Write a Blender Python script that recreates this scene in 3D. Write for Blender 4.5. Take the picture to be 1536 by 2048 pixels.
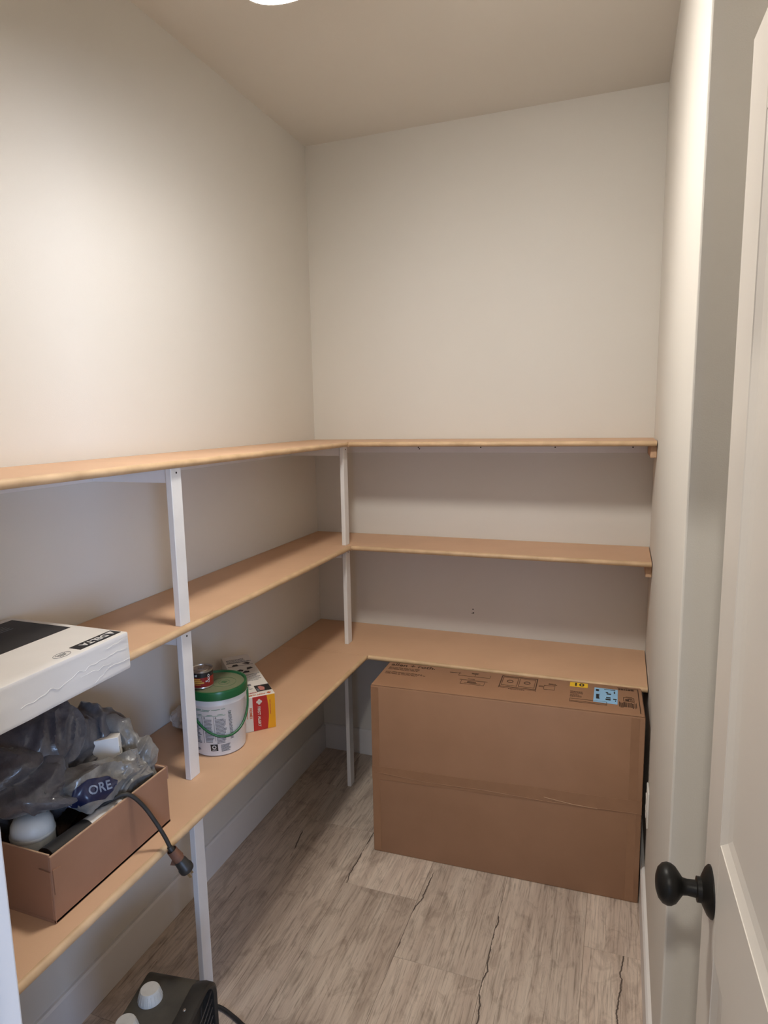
import bpy, bmesh, math, random
from mathutils import Vector, Matrix, noise

# ------------------------------------------------------------------ clear
for o in list(bpy.data.objects):
    bpy.data.objects.remove(o, do_unlink=True)
SC = bpy.context.scene
COL = SC.collection
R = math.radians

# ------------------------------------------------------------------ camera
PITCH, YAW, ROLL = 1.42443, 0.35230, -0.01835
cam_data = bpy.data.cameras.new('camera')
cam_data.sensor_fit = 'HORIZONTAL'
cam_data.sensor_width = 36.0
cam_data.lens = 1296.03 * 36.0 / 1536.0
cam_data.clip_start = 0.02
cam = bpy.data.objects.new('camera', cam_data)
COL.objects.link(cam)
cam.matrix_world = (Matrix.Translation((1.31935, -2.68814, 1.59259))
                    @ Matrix.Rotation(YAW, 4, 'Z') @ Matrix.Rotation(PITCH, 4, 'X') @ Matrix.Rotation(ROLL, 4, 'Z'))
SC.camera = cam

# ------------------------------------------------------------------ world, lights, exposure
SC.view_settings.view_transform = 'Standard'
SC.view_settings.look = 'None'
SC.view_settings.exposure = 0.0
SC.view_settings.gamma = 1.0
SC.view_settings.use_curve_mapping = False
world = bpy.data.worlds.new('world')
SC.world = world
world.use_nodes = True
bg = world.node_tree.nodes['Background']
bg.inputs[0].default_value = (1.0, 0.95, 0.89, 1)
bg.inputs[1].default_value = 0.28

LAMP_TILT = 17.0
LAMP_EMIT = 142.0            # glowing bowl of the pantry's ceiling fixture
LAMP_COLOR = (1.0, 0.945, 0.865)

def area(name, loc, target, size, size_y, power, color, shape='RECTANGLE'):
    d = bpy.data.lights.new(name, 'AREA')
    d.shape = shape
    d.size = size
    if shape in ('RECTANGLE', 'ELLIPSE'):
        d.size_y = size_y
    d.energy = power
    d.color = color
    o = bpy.data.objects.new(name, d)
    COL.objects.link(o)
    o.location = loc
    o.rotation_euler = (Vector(target) - Vector(loc)).to_track_quat('-Z', 'Y').to_euler()
    return o

# the room behind the camera: daylight window on its far side, and one ceiling can light
area('daylight_window', (3.6, -4.7, 1.45), (0.3, -1.3, 0.9), 1.0, 1.2, 100.0, (0.42, 0.62, 1.0))
area('daylight_glass_door', (1.75, -5.6, 1.3), (0.6, 0.0, 0.8), 0.7, 1.4, 20.0, (0.42, 0.62, 1.0))
area('can_light', (1.22, -3.55, 2.70), (1.22, -3.4, 0.0), 0.14, 0.14, 26.0, (1.0, 0.95, 0.86), 'DISK')

# ------------------------------------------------------------------ dimensions (metres)
W = 1.4346            # right wall plane
H = 2.7435            # ceiling
Y_STEP = -1.385       # where the right wall ends and steps out
Y_FRONT = -2.345      # inner face of the wall with the doorway
Y_OUT = -2.465
X_REC = 1.64          # recess wall behind the door
Z1, Z2, Z3 = 1.494, 1.070, 0.647   # shelf tops
D12, D3 = 0.290, 0.391             # left shelf depths
B12, B3 = 0.291, 0.386             # back shelf depths
TH = 0.019

# ------------------------------------------------------------------ node helpers
def mat_base(name):
    m = bpy.data.materials.new(name)
    m.use_nodes = True
    nt = m.node_tree
    return m, nt, nt.nodes['Principled BSDF']

def N(nt, typ, **kw):
    n = nt.nodes.new(typ)
    for k, v in kw.items():
        setattr(n, k, v)
    return n

def ramp(nt, fac, stops):
    r = N(nt, 'ShaderNodeValToRGB')
    el = r.color_ramp.elements
    el[0].position, el[0].color = stops[0][0], (*stops[0][1], 1)
    el[1].position, el[1].color = stops[-1][0], (*stops[-1][1], 1)
    for pos, c in stops[1:-1]:
        e = el.new(pos)
        e.color = (*c, 1)
    nt.links.new(fac, r.inputs[0])
    return r.outputs[0]

def coords(nt, scale=(1, 1, 1), kind='Object'):
    tc = N(nt, 'ShaderNodeTexCoord')
    mp = N(nt, 'ShaderNodeMapping')
    mp.inputs['Scale'].default_value = scale
    nt.links.new(tc.outputs[kind], mp.inputs[0])
    return mp.outputs[0]

def noise_tex(nt, vec, scale, detail=4, rough=0.55, distort=0.0):
    n = N(nt, 'ShaderNodeTexNoise')
    n.inputs['Scale'].default_value = scale
    n.inputs['Detail'].default_value = detail
    n.inputs['Roughness'].default_value = rough
    n.inputs['Distortion'].default_value = distort
    nt.links.new(vec, n.inputs['Vector'])
    return n.outputs['Fac']

def bump(nt, bsdf, height, strength, dist=0.002):
    b = N(nt, 'ShaderNodeBump')
    b.inputs['Strength'].default_value = strength
    b.inputs['Distance'].default_value = dist
    nt.links.new(height, b.inputs['Height'])
    nt.links.new(b.outputs[0], bsdf.inputs['Normal'])

def mottled(name, c0, c1, scale=6, rough=0.6, bscale=300, bstr=0.08, stretch=(1, 1, 1), spec=0.5, coat=0.0, metal=0.0):
    m, nt, b = mat_base(name)
    v = coords(nt, stretch)
    col = ramp(nt, noise_tex(nt, v, scale), [(0.3, c0), (0.7, c1)])
    nt.links.new(col, b.inputs['Base Color'])
    b.inputs['Roughness'].default_value = rough
    b.inputs['Specular IOR Level'].default_value = spec
    b.inputs['Coat Weight'].default_value = coat
    b.inputs['Metallic'].default_value = metal
    if bstr:
        bump(nt, b, noise_tex(nt, coords(nt, stretch), bscale, 2), bstr)
    return m

def flat(name, c, rough=0.6, spec=0.5, metal=0.0):
    k = 0.93
    return mottled(name, tuple(x * k for x in c), c, 30, rough, 200, 0.0, spec=spec, metal=metal)

M = {}
M['wall'] = mottled('wall_paint', (0.680, 0.650, 0.600), (0.700, 0.670, 0.620), 2.0, 0.72, 420, 0.12, spec=0.3)
M['ceiling'] = mottled('ceiling_paint', (0.690, 0.655, 0.600), (0.710, 0.675, 0.620), 2.0, 0.8, 420, 0.15, spec=0.2)
M['white'] = mottled('white_trim_paint', (0.74, 0.72, 0.71), (0.77, 0.75, 0.74), 8, 0.42, 150, 0.03)
M['post'] = mottled('white_post_paint', (0.78, 0.77, 0.765), (0.82, 0.81, 0.805), 14, 0.45, 150, 0.04)
M['door'] = mottled('door_paint', (0.66, 0.62, 0.57), (0.68, 0.64, 0.59), 4, 0.4, 120, 0.03)
M['mdf'] = mottled('mdf_board', (0.600, 0.378, 0.235), (0.655, 0.420, 0.265), 5, 0.55, 500, 0.06, (1, 1, 1))
M['pine'] = mottled('pine_nosing', (0.50, 0.335, 0.190), (0.66, 0.46, 0.275), 14, 0.5, 250, 0.06, (1, 1, 1))
M['raw_wood'] = mottled('raw_wood', (0.52, 0.33, 0.20), (0.66, 0.44, 0.29), 30, 0.6, 200, 0.1, (1, 0.2, 1))
M['cardboard'] = mottled('cardboard', (0.315, 0.172, 0.098), (0.350, 0.193, 0.112), 7, 0.55, 260, 0.06)
M['cardboard_dark'] = mottled('tray_cardboard', (0.290, 0.150, 0.090), (0.330, 0.172, 0.105), 9, 0.6, 260, 0.06)
M['cut_edge'] = mottled('cardboard_cut_edge', (0.42, 0.27, 0.17), (0.52, 0.34, 0.22), 120, 0.8, 400, 0.3)
M['tape'] = mottled('brown_packing_tape', (0.285, 0.152, 0.085), (0.320, 0.174, 0.098), 20, 0.28, 90, 0.08)
M['print'] = flat('brown_print_ink', (0.055, 0.027, 0.015), 0.7)
M['black_print'] = flat('black_print_ink', (0.022, 0.020, 0.020), 0.6)
M['grey_print'] = flat('grey_print_ink', (0.16, 0.16, 0.17), 0.7)
M['white_carton'] = mottled('white_carton_board', (0.70, 0.675, 0.645), (0.745, 0.72, 0.69), 9, 0.5, 40, 0.10)
M['panel_black'] = mottled('black_printed_panel', (0.016, 0.015, 0.0155), (0.024, 0.022, 0.023), 10, 0.55, 200, 0.02, spec=0.3)
M['yellow'] = flat('yellow_label', (0.86, 0.56, 0.03), 0.5)
M['blue_label'] = flat('blue_label', (0.30, 0.56, 0.84), 0.5)
M['white_plastic'] = mottled('white_plastic', (0.74, 0.74, 0.76), (0.79, 0.79, 0.81), 12, 0.35, 60, 0.02)
M['paper_label'] = mottled('white_paper_label', (0.70, 0.72, 0.72), (0.75, 0.77, 0.77), 12, 0.45, 60, 0.02)
M['green'] = mottled('green_plastic', (0.008, 0.095, 0.030), (0.011, 0.115, 0.038), 12, 0.3, 60, 0.02)
M['green_dusty'] = mottled('dusty_green_plastic', (0.125, 0.145, 0.082), (0.155, 0.172, 0.100), 14, 0.6, 60, 0.03)
M['green_ink'] = flat('green_print_ink', (0.03, 0.20, 0.10), 0.5)
M['can_red'] = flat('red_can_label', (0.30, 0.020, 0.016), 0.35)
M['can_black'] = flat('black_can_label', (0.022, 0.020, 0.020), 0.35)
M['can_yellow'] = flat('yellow_can_print', (0.72, 0.40, 0.08), 0.4)
M['steel'] = mottled('tin_steel', (0.50, 0.45, 0.40), (0.62, 0.57, 0.50), 30, 0.32, 80, 0.05, metal=0.9)
M['red'] = flat('red_carton_print', (0.46, 0.022, 0.020), 0.4)
M['amber'] = flat('amber_carton_print', (0.84, 0.40, 0.012), 0.4)
M['carton_top'] = mottled('white_carton_print', (0.66, 0.62, 0.57), (0.71, 0.67, 0.62), 12, 0.45, 60, 0.02)
M['orange_print'] = flat('orange_print_ink', (0.62, 0.14, 0.04), 0.5)
M['skin_print'] = flat('pink_print_ink', (0.50, 0.20, 0.17), 0.5)
M['bronze'] = mottled('dark_bronze_knob', (0.006, 0.0055, 0.005), (0.010, 0.009, 0.008), 20, 0.42, 90, 0.02, spec=0.22)
M['black_plastic'] = mottled('black_plastic', (0.018, 0.018, 0.018), (0.026, 0.025, 0.024), 20, 0.45, 120, 0.04)
M['cord'] = mottled('dusty_black_cord', (0.016, 0.014, 0.012), (0.028, 0.025, 0.022), 30, 0.6, 200, 0.1)
M['rust_tag'] = mottled('brown_cord_tag', (0.10, 0.045, 0.028), (0.19, 0.085, 0.05), 40, 0.65, 150, 0.2)
M['brass'] = flat('brass_prong', (0.60, 0.47, 0.28), 0.3, metal=0.9)
M['heater'] = mottled('dusty_black_metal', (0.012, 0.011, 0.010), (0.026, 0.024, 0.020), 12, 0.5, 120, 0.08)
M['heater_dust'] = mottled('dust_coated_metal', (0.022, 0.020, 0.016), (0.070, 0.060, 0.045), 9, 0.75, 120, 0.12)
M['dial'] = mottled('grey_dial_plastic', (0.42, 0.41, 0.385), (0.52, 0.51, 0.48), 30, 0.5, 120, 0.1)
M['wire'] = flat('dark_grille_wire', (0.075, 0.075, 0.08), 0.4, metal=0.6)
M['outlet'] = mottled('outlet_plastic', (0.72, 0.70, 0.67), (0.76, 0.74, 0.71), 8, 0.35, 60, 0.0)
M['anchor'] = flat('white_wall_anchor', (0.78, 0.76, 0.72), 0.5)
M['screw'] = flat('dark_screw', (0.05, 0.045, 0.04), 0.5, metal=0.5)
M['cool_white'] = mottled('pale_tub_plastic', (0.62, 0.66, 0.68), (0.70, 0.74, 0.76), 15, 0.4, 60, 0.03)
M['blue_ink'] = flat('dark_blue_bag_print', (0.008, 0.012, 0.045), 0.3)
M['ice_ink'] = flat('pale_blue_bag_print', (0.17, 0.21, 0.29), 0.35)
M['crumple'] = mottled('crumpled_paper', (0.55, 0.51, 0.47), (0.68, 0.63, 0.59), 40, 0.7, 90, 0.2)
M['lamp_metal'] = mottled('brushed_lamp_metal', (0.30, 0.28, 0.26), (0.36, 0.34, 0.32), 30, 0.35, 200, 0.02, metal=0.8)

def bag_material(name, c0, c1, trans):
    m, nt, b = mat_base(name)
    v = coords(nt)
    col = ramp(nt, noise_tex(nt, v, 16, 5, 0.6, 0.6), [(0.32, c0), (0.68, c1)])
    nt.links.new(col, b.inputs['Base Color'])
    b.inputs['Roughness'].default_value = 0.24
    b.inputs['Coat Weight'].default_value = 0.25
    b.inputs['Sheen Weight'].default_value = 0.15
    b.inputs['Transmission Weight'].default_value = trans
    bump(nt, b, noise_tex(nt, coords(nt), 38, 5, 0.6, 3.0), 0.35, 0.004)
    return m
M['bag'] = bag_material('blue_grey_film', (0.048, 0.048, 0.060), (0.115, 0.112, 0.122), 0.0)
M['bag_light'] = bag_material('clear_grey_film', (0.100, 0.094, 0.085), (0.235, 0.222, 0.205), 0.0)

def lamp_material(name, strength):
    m, nt, b = mat_base(name)
    nt.nodes.remove(b)
    e = N(nt, 'ShaderNodeEmission')
    e.inputs[0].default_value = (*LAMP_COLOR, 1)
    e.inputs[1].default_value = strength
    nt.links.new(e.outputs[0], nt.nodes['Material Output'].inputs[0])
    return m
M['glow'] = lamp_material('glowing_diffuser', LAMP_EMIT)

def plank_material():
    m, nt, b = mat_base('vinyl_plank')
    tc = N(nt, 'ShaderNodeTexCoord')
    info = N(nt, 'ShaderNodeObjectInfo')
    off = N(nt, 'ShaderNodeVectorMath', operation='SCALE')
    off.inputs[0].default_value = (31.0, 57.0, 13.0)
    nt.links.new(info.outputs['Random'], off.inputs['Scale'])
    add = N(nt, 'ShaderNodeVectorMath', operation='ADD')
    nt.links.new(tc.outputs['Object'], add.inputs[0])
    nt.links.new(off.outputs[0], add.inputs[1])
    def mapped(sc):
        mp = N(nt, 'ShaderNodeMapping')
        mp.inputs['Scale'].default_value = sc
        nt.links.new(add.outputs[0], mp.inputs[0])
        return mp.outputs[0]
    broad = noise_tex(nt, mapped((14, 1.3, 14)), 1.0, 5, 0.62, 0.7)
    base = ramp(nt, broad, [(0.28, (0.420, 0.335, 0.276)), (0.45, (0.540, 0.445, 0.372)), (0.58, (0.620, 0.525, 0.442)), (0.75, (0.680, 0.590, 0.505))])
    fine = noise_tex(nt, mapped((170, 8, 170)), 1.0, 5, 0.65, 0.8)
    finec = ramp(nt, fine, [(0.30, (0.46, 0.44, 0.42)), (0.50, (0.98, 0.98, 0.98)), (0.75, (1.14, 1.13, 1.12))])
    mul = N(nt, 'ShaderNodeMix', data_type='RGBA', blend_type='MULTIPLY')
    mul.inputs[0].default_value = 0.85
    nt.links.new(base, mul.inputs[6]); nt.links.new(finec, mul.inputs[7])
    # darker weathered smudges across the grain
    smud = noise_tex(nt, mapped((16, 9, 16)), 1.0, 4, 0.65, 1.2)
    smc = ramp(nt, smud, [(0.36, (0.60, 0.57, 0.55)), (0.50, (1.0, 1.0, 1.0))])
    mul2 = N(nt, 'ShaderNodeMix', data_type='RGBA', blend_type='MULTIPLY')
    mul2.inputs[0].default_value = 0.55
    nt.links.new(mul.outputs[2], mul2.inputs[6]); nt.links.new(smc, mul2.inputs[7])
    # short dark checks along the grain
    chk = noise_tex(nt, mapped((60, 4, 60)), 1.0, 3, 0.7, 1.6)
    chc = ramp(nt, chk, [(0.27, (0.38, 0.34, 0.31)), (0.33, (1.0, 1.0, 1.0))])
    mul3 = N(nt, 'ShaderNodeMix', data_type='RGBA', blend_type='MULTIPLY')
    mul3.inputs[0].default_value = 0.8
    nt.links.new(mul2.outputs[2], mul3.inputs[6]); nt.links.new(chc, mul3.inputs[7])
    # one printed crack per plank, placed by the plank's own properties
    sep = N(nt, 'ShaderNodeSeparateXYZ')
    nt.links.new(tc.outputs['Object'], sep.inputs[0])
    def attr(n):
        a = N(nt, 'ShaderNodeAttribute')
        a.attribute_type = 'OBJECT'
        a.attribute_name = n
        return a.outputs['Fac']
    def math_(op, a, c=None):
        n = N(nt, 'ShaderNodeMath', operation=op)
        for i, x in enumerate((a, c)):
            if x is None: continue
            if isinstance(x, (int, float)): n.inputs[i].default_value = x
            else: nt.links.new(x, n.inputs[i])
        return n.outputs[0]
    wob = noise_tex(nt, mapped((0.01, 7, 0.01)), 1.0, 5, 0.6)
    wobble = math_('MULTIPLY', math_('SUBTRACT', wob, 0.5), 0.055)
    lean = math_('MULTIPLY', math_('SUBTRACT', sep.outputs['Y'], attr('crack_mid')), attr('crack_lean'))
    dx = math_('ABSOLUTE', math_('SUBTRACT', math_('SUBTRACT', sep.outputs['X'], attr('crack_x')), math_('ADD', wobble, lean)))
    dy = math_('ABSOLUTE', math_('SUBTRACT', sep.outputs['Y'], attr('crack_mid')))
    taper = math_('SUBTRACT', 1.0, math_('DIVIDE', dy, math_('ADD', attr('crack_half'), 0.0001)))
    width = math_('MULTIPLY', math_('MAXIMUM', math_('MINIMUM', math_('MULTIPLY', taper, 3.0), 1.0), 0.0), 0.0030)
    inten = math_('SUBTRACT', 1.0, math_('MINIMUM', math_('DIVIDE', dx, math_('ADD', width, 0.00001)), 1.0))
    mixc = N(nt, 'ShaderNodeMix', data_type='RGBA')
    nt.links.new(math_('MINIMUM', math_('MULTIPLY', inten, 1.6), 0.92), mixc.inputs[0])
    nt.links.new(mul3.outputs[2], mixc.inputs[6])
    mixc.inputs[7].default_value = (0.055, 0.040, 0.033, 1)
    # plank to plank tone
    tone = N(nt, 'ShaderNodeMapRange')
    tone.inputs['To Min'].default_value = 0.90
    tone.inputs['To Max'].default_value = 1.10
    nt.links.new(info.outputs['Random'], tone.inputs[0])
    sc = N(nt, 'ShaderNodeVectorMath', operation='SCALE')
    nt.links.new(mixc.outputs[2], sc.inputs[0]); nt.links.new(tone.outputs[0], sc.inputs['Scale'])
    nt.links.new(sc.outputs[0], b.inputs['Base Color'])
    b.inputs['Roughness'].default_value = 0.5
    b.inputs['Specular IOR Level'].default_value = 0.35
    bump(nt, b, fine, 0.25, 0.001)
    return m
M['plank'] = plank_material()

# ------------------------------------------------------------------ mesh helpers
def bm_box(bm, lo, hi, bev=0.0, seg=2, mat=None):
    lo, hi = Vector(lo), Vector(hi)
    r = bmesh.ops.create_cube(bm, size=1.0)
    vs = r['verts']
    for v in vs:
        v.co = Vector(((lo.x + hi.x) / 2 + v.co.x * (hi.x - lo.x), (lo.y + hi.y) / 2 + v.co.y * (hi.y - lo.y), (lo.z + hi.z) / 2 + v.co.z * (hi.z - lo.z)))
    if bev > 0:
        es = list({e for v in vs for e in v.link_edges})
        bmesh.ops.bevel(bm, geom=es, offset=bev, segments=seg, affect='EDGES', profile=0.5)
    return bm

def box_bm(lo, hi, bev=0.0, seg=2):
    return bm_box(bmesh.new(), lo, hi, bev, seg)

def lathe_bm(profile, n=48, bm=None, cap=True, axis='Z'):
    bm = bm or bmesh.new()
    rings = []
    for r, z in profile:
        if r < 1e-6:
            rings.append([bm.verts.new((0, 0, z))])
        else:
            rings.append([bm.verts.new((r * math.cos(2 * math.pi * i / n), r * math.sin(2 * math.pi * i / n), z)) for i in range(n)])
    for a, b in zip(rings, rings[1:]):
        for i in range(n):
            j = (i + 1) % n
            if len(a) == 1 and len(b) == 1: continue
            if len(a) == 1: bm.faces.new((a[0], b[j], b[i]))
            elif len(b) == 1: bm.faces.new((a[i], a[j], b[0]))
            else: bm.faces.new((a[i], a[j], b[j], b[i]))
    if cap:
        if len(rings[0]) > 1: bm.faces.new(list(reversed(rings[0])))
        if len(rings[-1]) > 1: bm.faces.new(rings[-1])
    bmesh.ops.recalc_face_normals(bm, faces=bm.faces[:])
    return bm

def smooth_path(pts, k=8):
    pts = [Vector(p) for p in pts]
    out = []
    for i in range(len(pts) - 1):
        p0 = pts[max(i - 1, 0)]; p1 = pts[i]; p2 = pts[i + 1]; p3 = pts[min(i + 2, len(pts) - 1)]
        for t in range(k):
            u = t / k
            out.append(0.5 * ((2 * p1) + (p2 - p0) * u + (2 * p0 - 5 * p1 + 4 * p2 - p3) * u * u + (3 * p1 - p0 - 3 * p2 + p3) * u ** 3))
    out.append(pts[-1])
    return out

def tube_bm(pts, rad, n=12, bm=None, closed=False):
    bm = bm or bmesh.new()
    pts = [Vector(p) for p in pts]
    rings = []
    ref = Vector((0, 0, 1))
    prev = None
    L = len(pts)
    for i, p in enumerate(pts):
        if closed: t = (pts[(i + 1) % L] - pts[i - 1])
        else: t = pts[min(i + 1, L - 1)] - pts[max(i - 1, 0)]
        t.normalize()
        if prev is None:
            a = ref if abs(t.dot(ref)) < 0.9 else Vector((1, 0, 0))
            u = (a - t * a.dot(t)).normalized()
        else:
            u = (prev - t * prev.dot(t)).normalized()
        prev = u
        w = t.cross(u)
        r = rad[i] if isinstance(rad, (list, tuple)) else rad
        rings.append([bm.verts.new(p + (u * math.cos(2 * math.pi * k / n) + w * math.sin(2 * math.pi * k / n)) * r) for k in range(n)])
    pairs = list(zip(rings, rings[1:])) + ([(rings[-1], rings[0])] if closed else [])
    for a, b in pairs:
        for k in range(n):
            j = (k + 1) % n
            bm.faces.new((a[k], a[j], b[j], b[k]))
    if not closed:
        bm.faces.new(list(reversed(rings[0]))); bm.faces.new(rings[-1])
    bmesh.ops.recalc_face_normals(bm, faces=bm.faces[:])
    return bm

def prism_bm(poly, vec, bm=None):
    """extrude a planar polygon (list of 3D points) along vec"""
    bm = bm or bmesh.new()
    vec = Vector(vec)
    a = [bm.verts.new(p) for p in poly]
    b = [bm.verts.new(Vector(p) + vec) for p in poly]
    n = len(a)
    bm.faces.new(a); bm.faces.new(list(reversed(b)))
    for i in range(n):
        j = (i + 1) % n
        bm.faces.new((a[j], a[i], b[i], b[j]))
    bmesh.ops.recalc_face_normals(bm, faces=bm.faces[:])
    return bm

def xf(bm, mat):
    bmesh.ops.transform(bm, matrix=mat, verts=bm.verts[:])
    return bm

def obj(name, bm, mat, parent=None, smooth=None, loc=None):
    me = bpy.data.meshes.new(name)
    bm.to_mesh(me)
    bm.free()
    return link_mesh(name, me, mat, parent, smooth, loc)

# rows of tiny printed marks, too small to pick apart
PRINTED = {'fine_print', 'label_print', 'sink_drawing', 'print_green', 'panel_print', 'bar_code', 'drawing', 'dial_ribs'}
def link_mesh(name, me, mat, parent=None, smooth=None, loc=None):
    if mat is not None:
        me.materials.clear()
        me.materials.append(M[mat])
    if smooth is not None:
        for p in me.polygons: p.use_smooth = True
        if smooth < 180:
            me.set_sharp_from_angle(angle=R(smooth))
    o = bpy.data.objects.new(name, me)
    COL.objects.link(o)
    if name in PRINTED: o['kind'] = 'stuff'
    if parent is not None: o.parent = parent
    if loc is not None: o.location = loc
    return o

def thing(name, label, cat, loc=(0, 0, 0), rz=0.0, group=None):
    o = bpy.data.objects.new(name, None)
    o.empty_display_size = 0.05
    COL.objects.link(o)
    o.location = loc
    o.rotation_euler = (0, 0, rz)
    o['label'] = label; o['category'] = cat
    if group: o['group'] = group
    return o

def tag(o, label, cat):
    o['label'] = label; o['category'] = cat
    return o

def struct(name, bm, mat, parent=None, smooth=None):
    o = obj(name, bm, mat, parent, smooth)
    if parent is None: o['kind'] = 'structure'
    return o

def text_bm(s, size, depth=0.0003, bold=0.0, align='LEFT', spacing=1.0):
    cu = bpy.data.curves.new('lettering', 'FONT')
    cu.body = s
    cu.size = size
    cu.offset = bold
    cu.extrude = depth
    cu.align_x = align
    cu.align_y = 'CENTER'
    cu.space_character = spacing
    cu.resolution_u = 3
    t = bpy.data.objects.new('lettering', cu)
    me = bpy.data.meshes.new_from_object(t)
    bpy.data.objects.remove(t); bpy.data.curves.remove(cu)
    bm = bmesh.new()
    bm.from_mesh(me)
    bpy.data.meshes.remove(me)
    return bm

def bars_bm(items, t=0.0004, bm=None):
    """flat printed bars: (x, y, w, h) in the xy plane"""
    bm = bm or bmesh.new()
    for x, y, w, h in items:
        bm_box(bm, (x, y, -t), (x + w, y + h, t))
    return bm

def text_lines(x, y, w, rows, pitch, h, seed, gaps=True):
    rnd = random.Random(seed)
    it = []
    for i in range(rows):
        cx = x
        end = x + w * rnd.uniform(0.72, 1.0)
        while cx < end:
            ww = rnd.uniform(0.05, 0.16) * w if gaps else w
            ww = min(ww, end - cx)
            it.append((cx, y - i * pitch, ww, h))
            cx += ww + 0.018 * w
    return it

# ================================================================== STRUCTURE
struct('wall_left', box_bm((-0.12, Y_OUT, 0), (0, 0, H)), 'wall')
struct('wall_back', box_bm((-0.12, 0, 0), (W + 0.35, 0.12, H)), 'wall')
struct('wall_right', box_bm((W, Y_STEP, 0), (X_REC + 0.12, 0, H), 0.004), 'wall')
struct('wall_recess', box_bm((X_REC, Y_OUT, 0), (X_REC + 0.12, Y_STEP, H)), 'wall')
bm = box_bm((-0.0, Y_OUT, 0), (0.832, Y_FRONT, H))
bm_box(bm, (1.500, Y_OUT, 0), (X_REC, Y_FRONT, H))
bm_box(bm, (0.832, Y_OUT, 2.066), (1.500, Y_FRONT, H))
struct('wall_front', bm, 'wall')
struct('ceiling', box_bm((-0.12, Y_OUT, H), (X_REC + 0.12, 0.12, H + 0.1)), 'ceiling')
floor = struct('floor', box_bm((-0.12, -3.9, -0.10), (X_REC + 1.0, 0.12, -0.006)), 'cut_edge')
# vinyl planks, laid along the pantry's length
PW, PL = 0.2655, 1.22
joints = {0: -0.30, 1: -0.55, 2: -0.835, 3: -1.073, 4: -1.30, 5: -0.852, 6: -0.55, 7: -0.9, 8: -0.3}
cracks = {1: (0.1995, -0.68, 0.06, 0.008, -0.12), 2: (0.465, -0.67, 0.20, 0.004, -0.04), 3: (0.7305, -0.87, 0.20, 0.006, 0.06), 4: (0.996, -0.98, 0.32, 0.004, -0.03), 5: (1.2615, -0.97, 0.20, 0.104, 0.07)}
plank_mesh = {}
for c in range(0, 8):
    x0 = 0.1995 - PW + (c) * PW
    y = joints[c]
    ys = [y + PL, y, y - PL, y - 2 * PL, y - 3 * PL]
    for a, b_ in zip(ys, ys[1:]):
        hi, lo = min(a, 0.0), max(b_, -3.9)
        if hi - lo < 0.02: continue
        key = (round(hi - lo, 3), c == 0)
        xl = max(x0, 0.0) if c == 0 else x0
        w = x0 + PW - xl
        if key not in plank_mesh:
            pb = box_bm((0.0003, 0.0003, -0.006), (w - 0.0003, hi - lo - 0.0003, 0), 0.0007, 1)
            me = bpy.data.meshes.new('plank'); pb.to_mesh(me); pb.free(); me.materials.append(M['plank'])
            plank_mesh[key] = me
        o = bpy.data.objects.new('plank', plank_mesh[key])
        COL.objects.link(o); o.parent = floor; o.location = (xl, lo, 0)
        o['crack_x'] = -1.0; o['crack_mid'] = 0.0; o['crack_half'] = 0.0; o['crack_lean'] = 0.0
        if c in cracks:
            X0, ym, half, dx, lean = cracks[c]
            if lo <= ym <= hi:
                o['crack_x'] = float(dx); o['crack_mid'] = float(ym - lo); o['crack_half'] = float(half); o['crack_lean'] = float(lean)

BBH, BBT = 0.123, 0.013
def bb_profile(u, base=0.0):
    return [(0, 0), (BBT, 0), (BBT, BBH - 0.006), (BBT - 0.005, BBH), (0, BBH)]
# left: profile in xz, extruded along -y ; back: profile in yz, along x
struct('baseboard_left', prism_bm([(x, -BBT, z) for x, z in bb_profile(0)], (0, Y_FRONT + BBT, 0)), 'white')
struct('baseboard_back', prism_bm([(0.0, -x, z) for x, z in bb_profile(0)], (W, 0, 0)), 'white')
struct('baseboard_right', prism_bm([(W - x, -BBT, z) for x, z in bb_profile(0)], (0, Y_STEP + BBT - BBT, 0)), 'white')
struct('baseboard_step', prism_bm([(W - BBT, Y_STEP - x, z) for x, z in bb_profile(0)], (X_REC - W + BBT, 0, 0)), 'white')
struct('baseboard_recess', prism_bm([(X_REC - x, Y_STEP - BBT, z) for x, z in bb_profile(0)], (0, Y_FRONT - Y_STEP + BBT, 0)), 'white')

# doorway: jambs, stops and head
bm = box_bm((0.832, Y_OUT - 0.002, 0), (0.854, Y_FRONT + 0.004, 2.066), 0.002)
bm_box(bm, (0.854, Y_OUT + 0.03, 0), (0.864, Y_FRONT - 0.042, 2.046), 0.002)
struct('trim_1', bm, 'white')
struct('trim_2', box_bm((1.482, Y_OUT - 0.002, 0), (1.500, Y_FRONT + 0.004, 2.066), 0.002), 'white')
struct('trim_3', box_bm((0.854, Y_OUT - 0.002, 2.048), (1.482, Y_FRONT + 0.004, 2.066), 0.002), 'white')
# casing on the pantry side of the doorway
struct('trim_4', box_bm((0.772, Y_FRONT, 0), (0.844, Y_FRONT + 0.011, 2.13), 0.003), 'white')
struct('trim_5', box_bm((0.772, Y_FRONT, 2.056), (1.58, Y_FRONT + 0.011, 2.13), 0.003), 'white')

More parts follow.
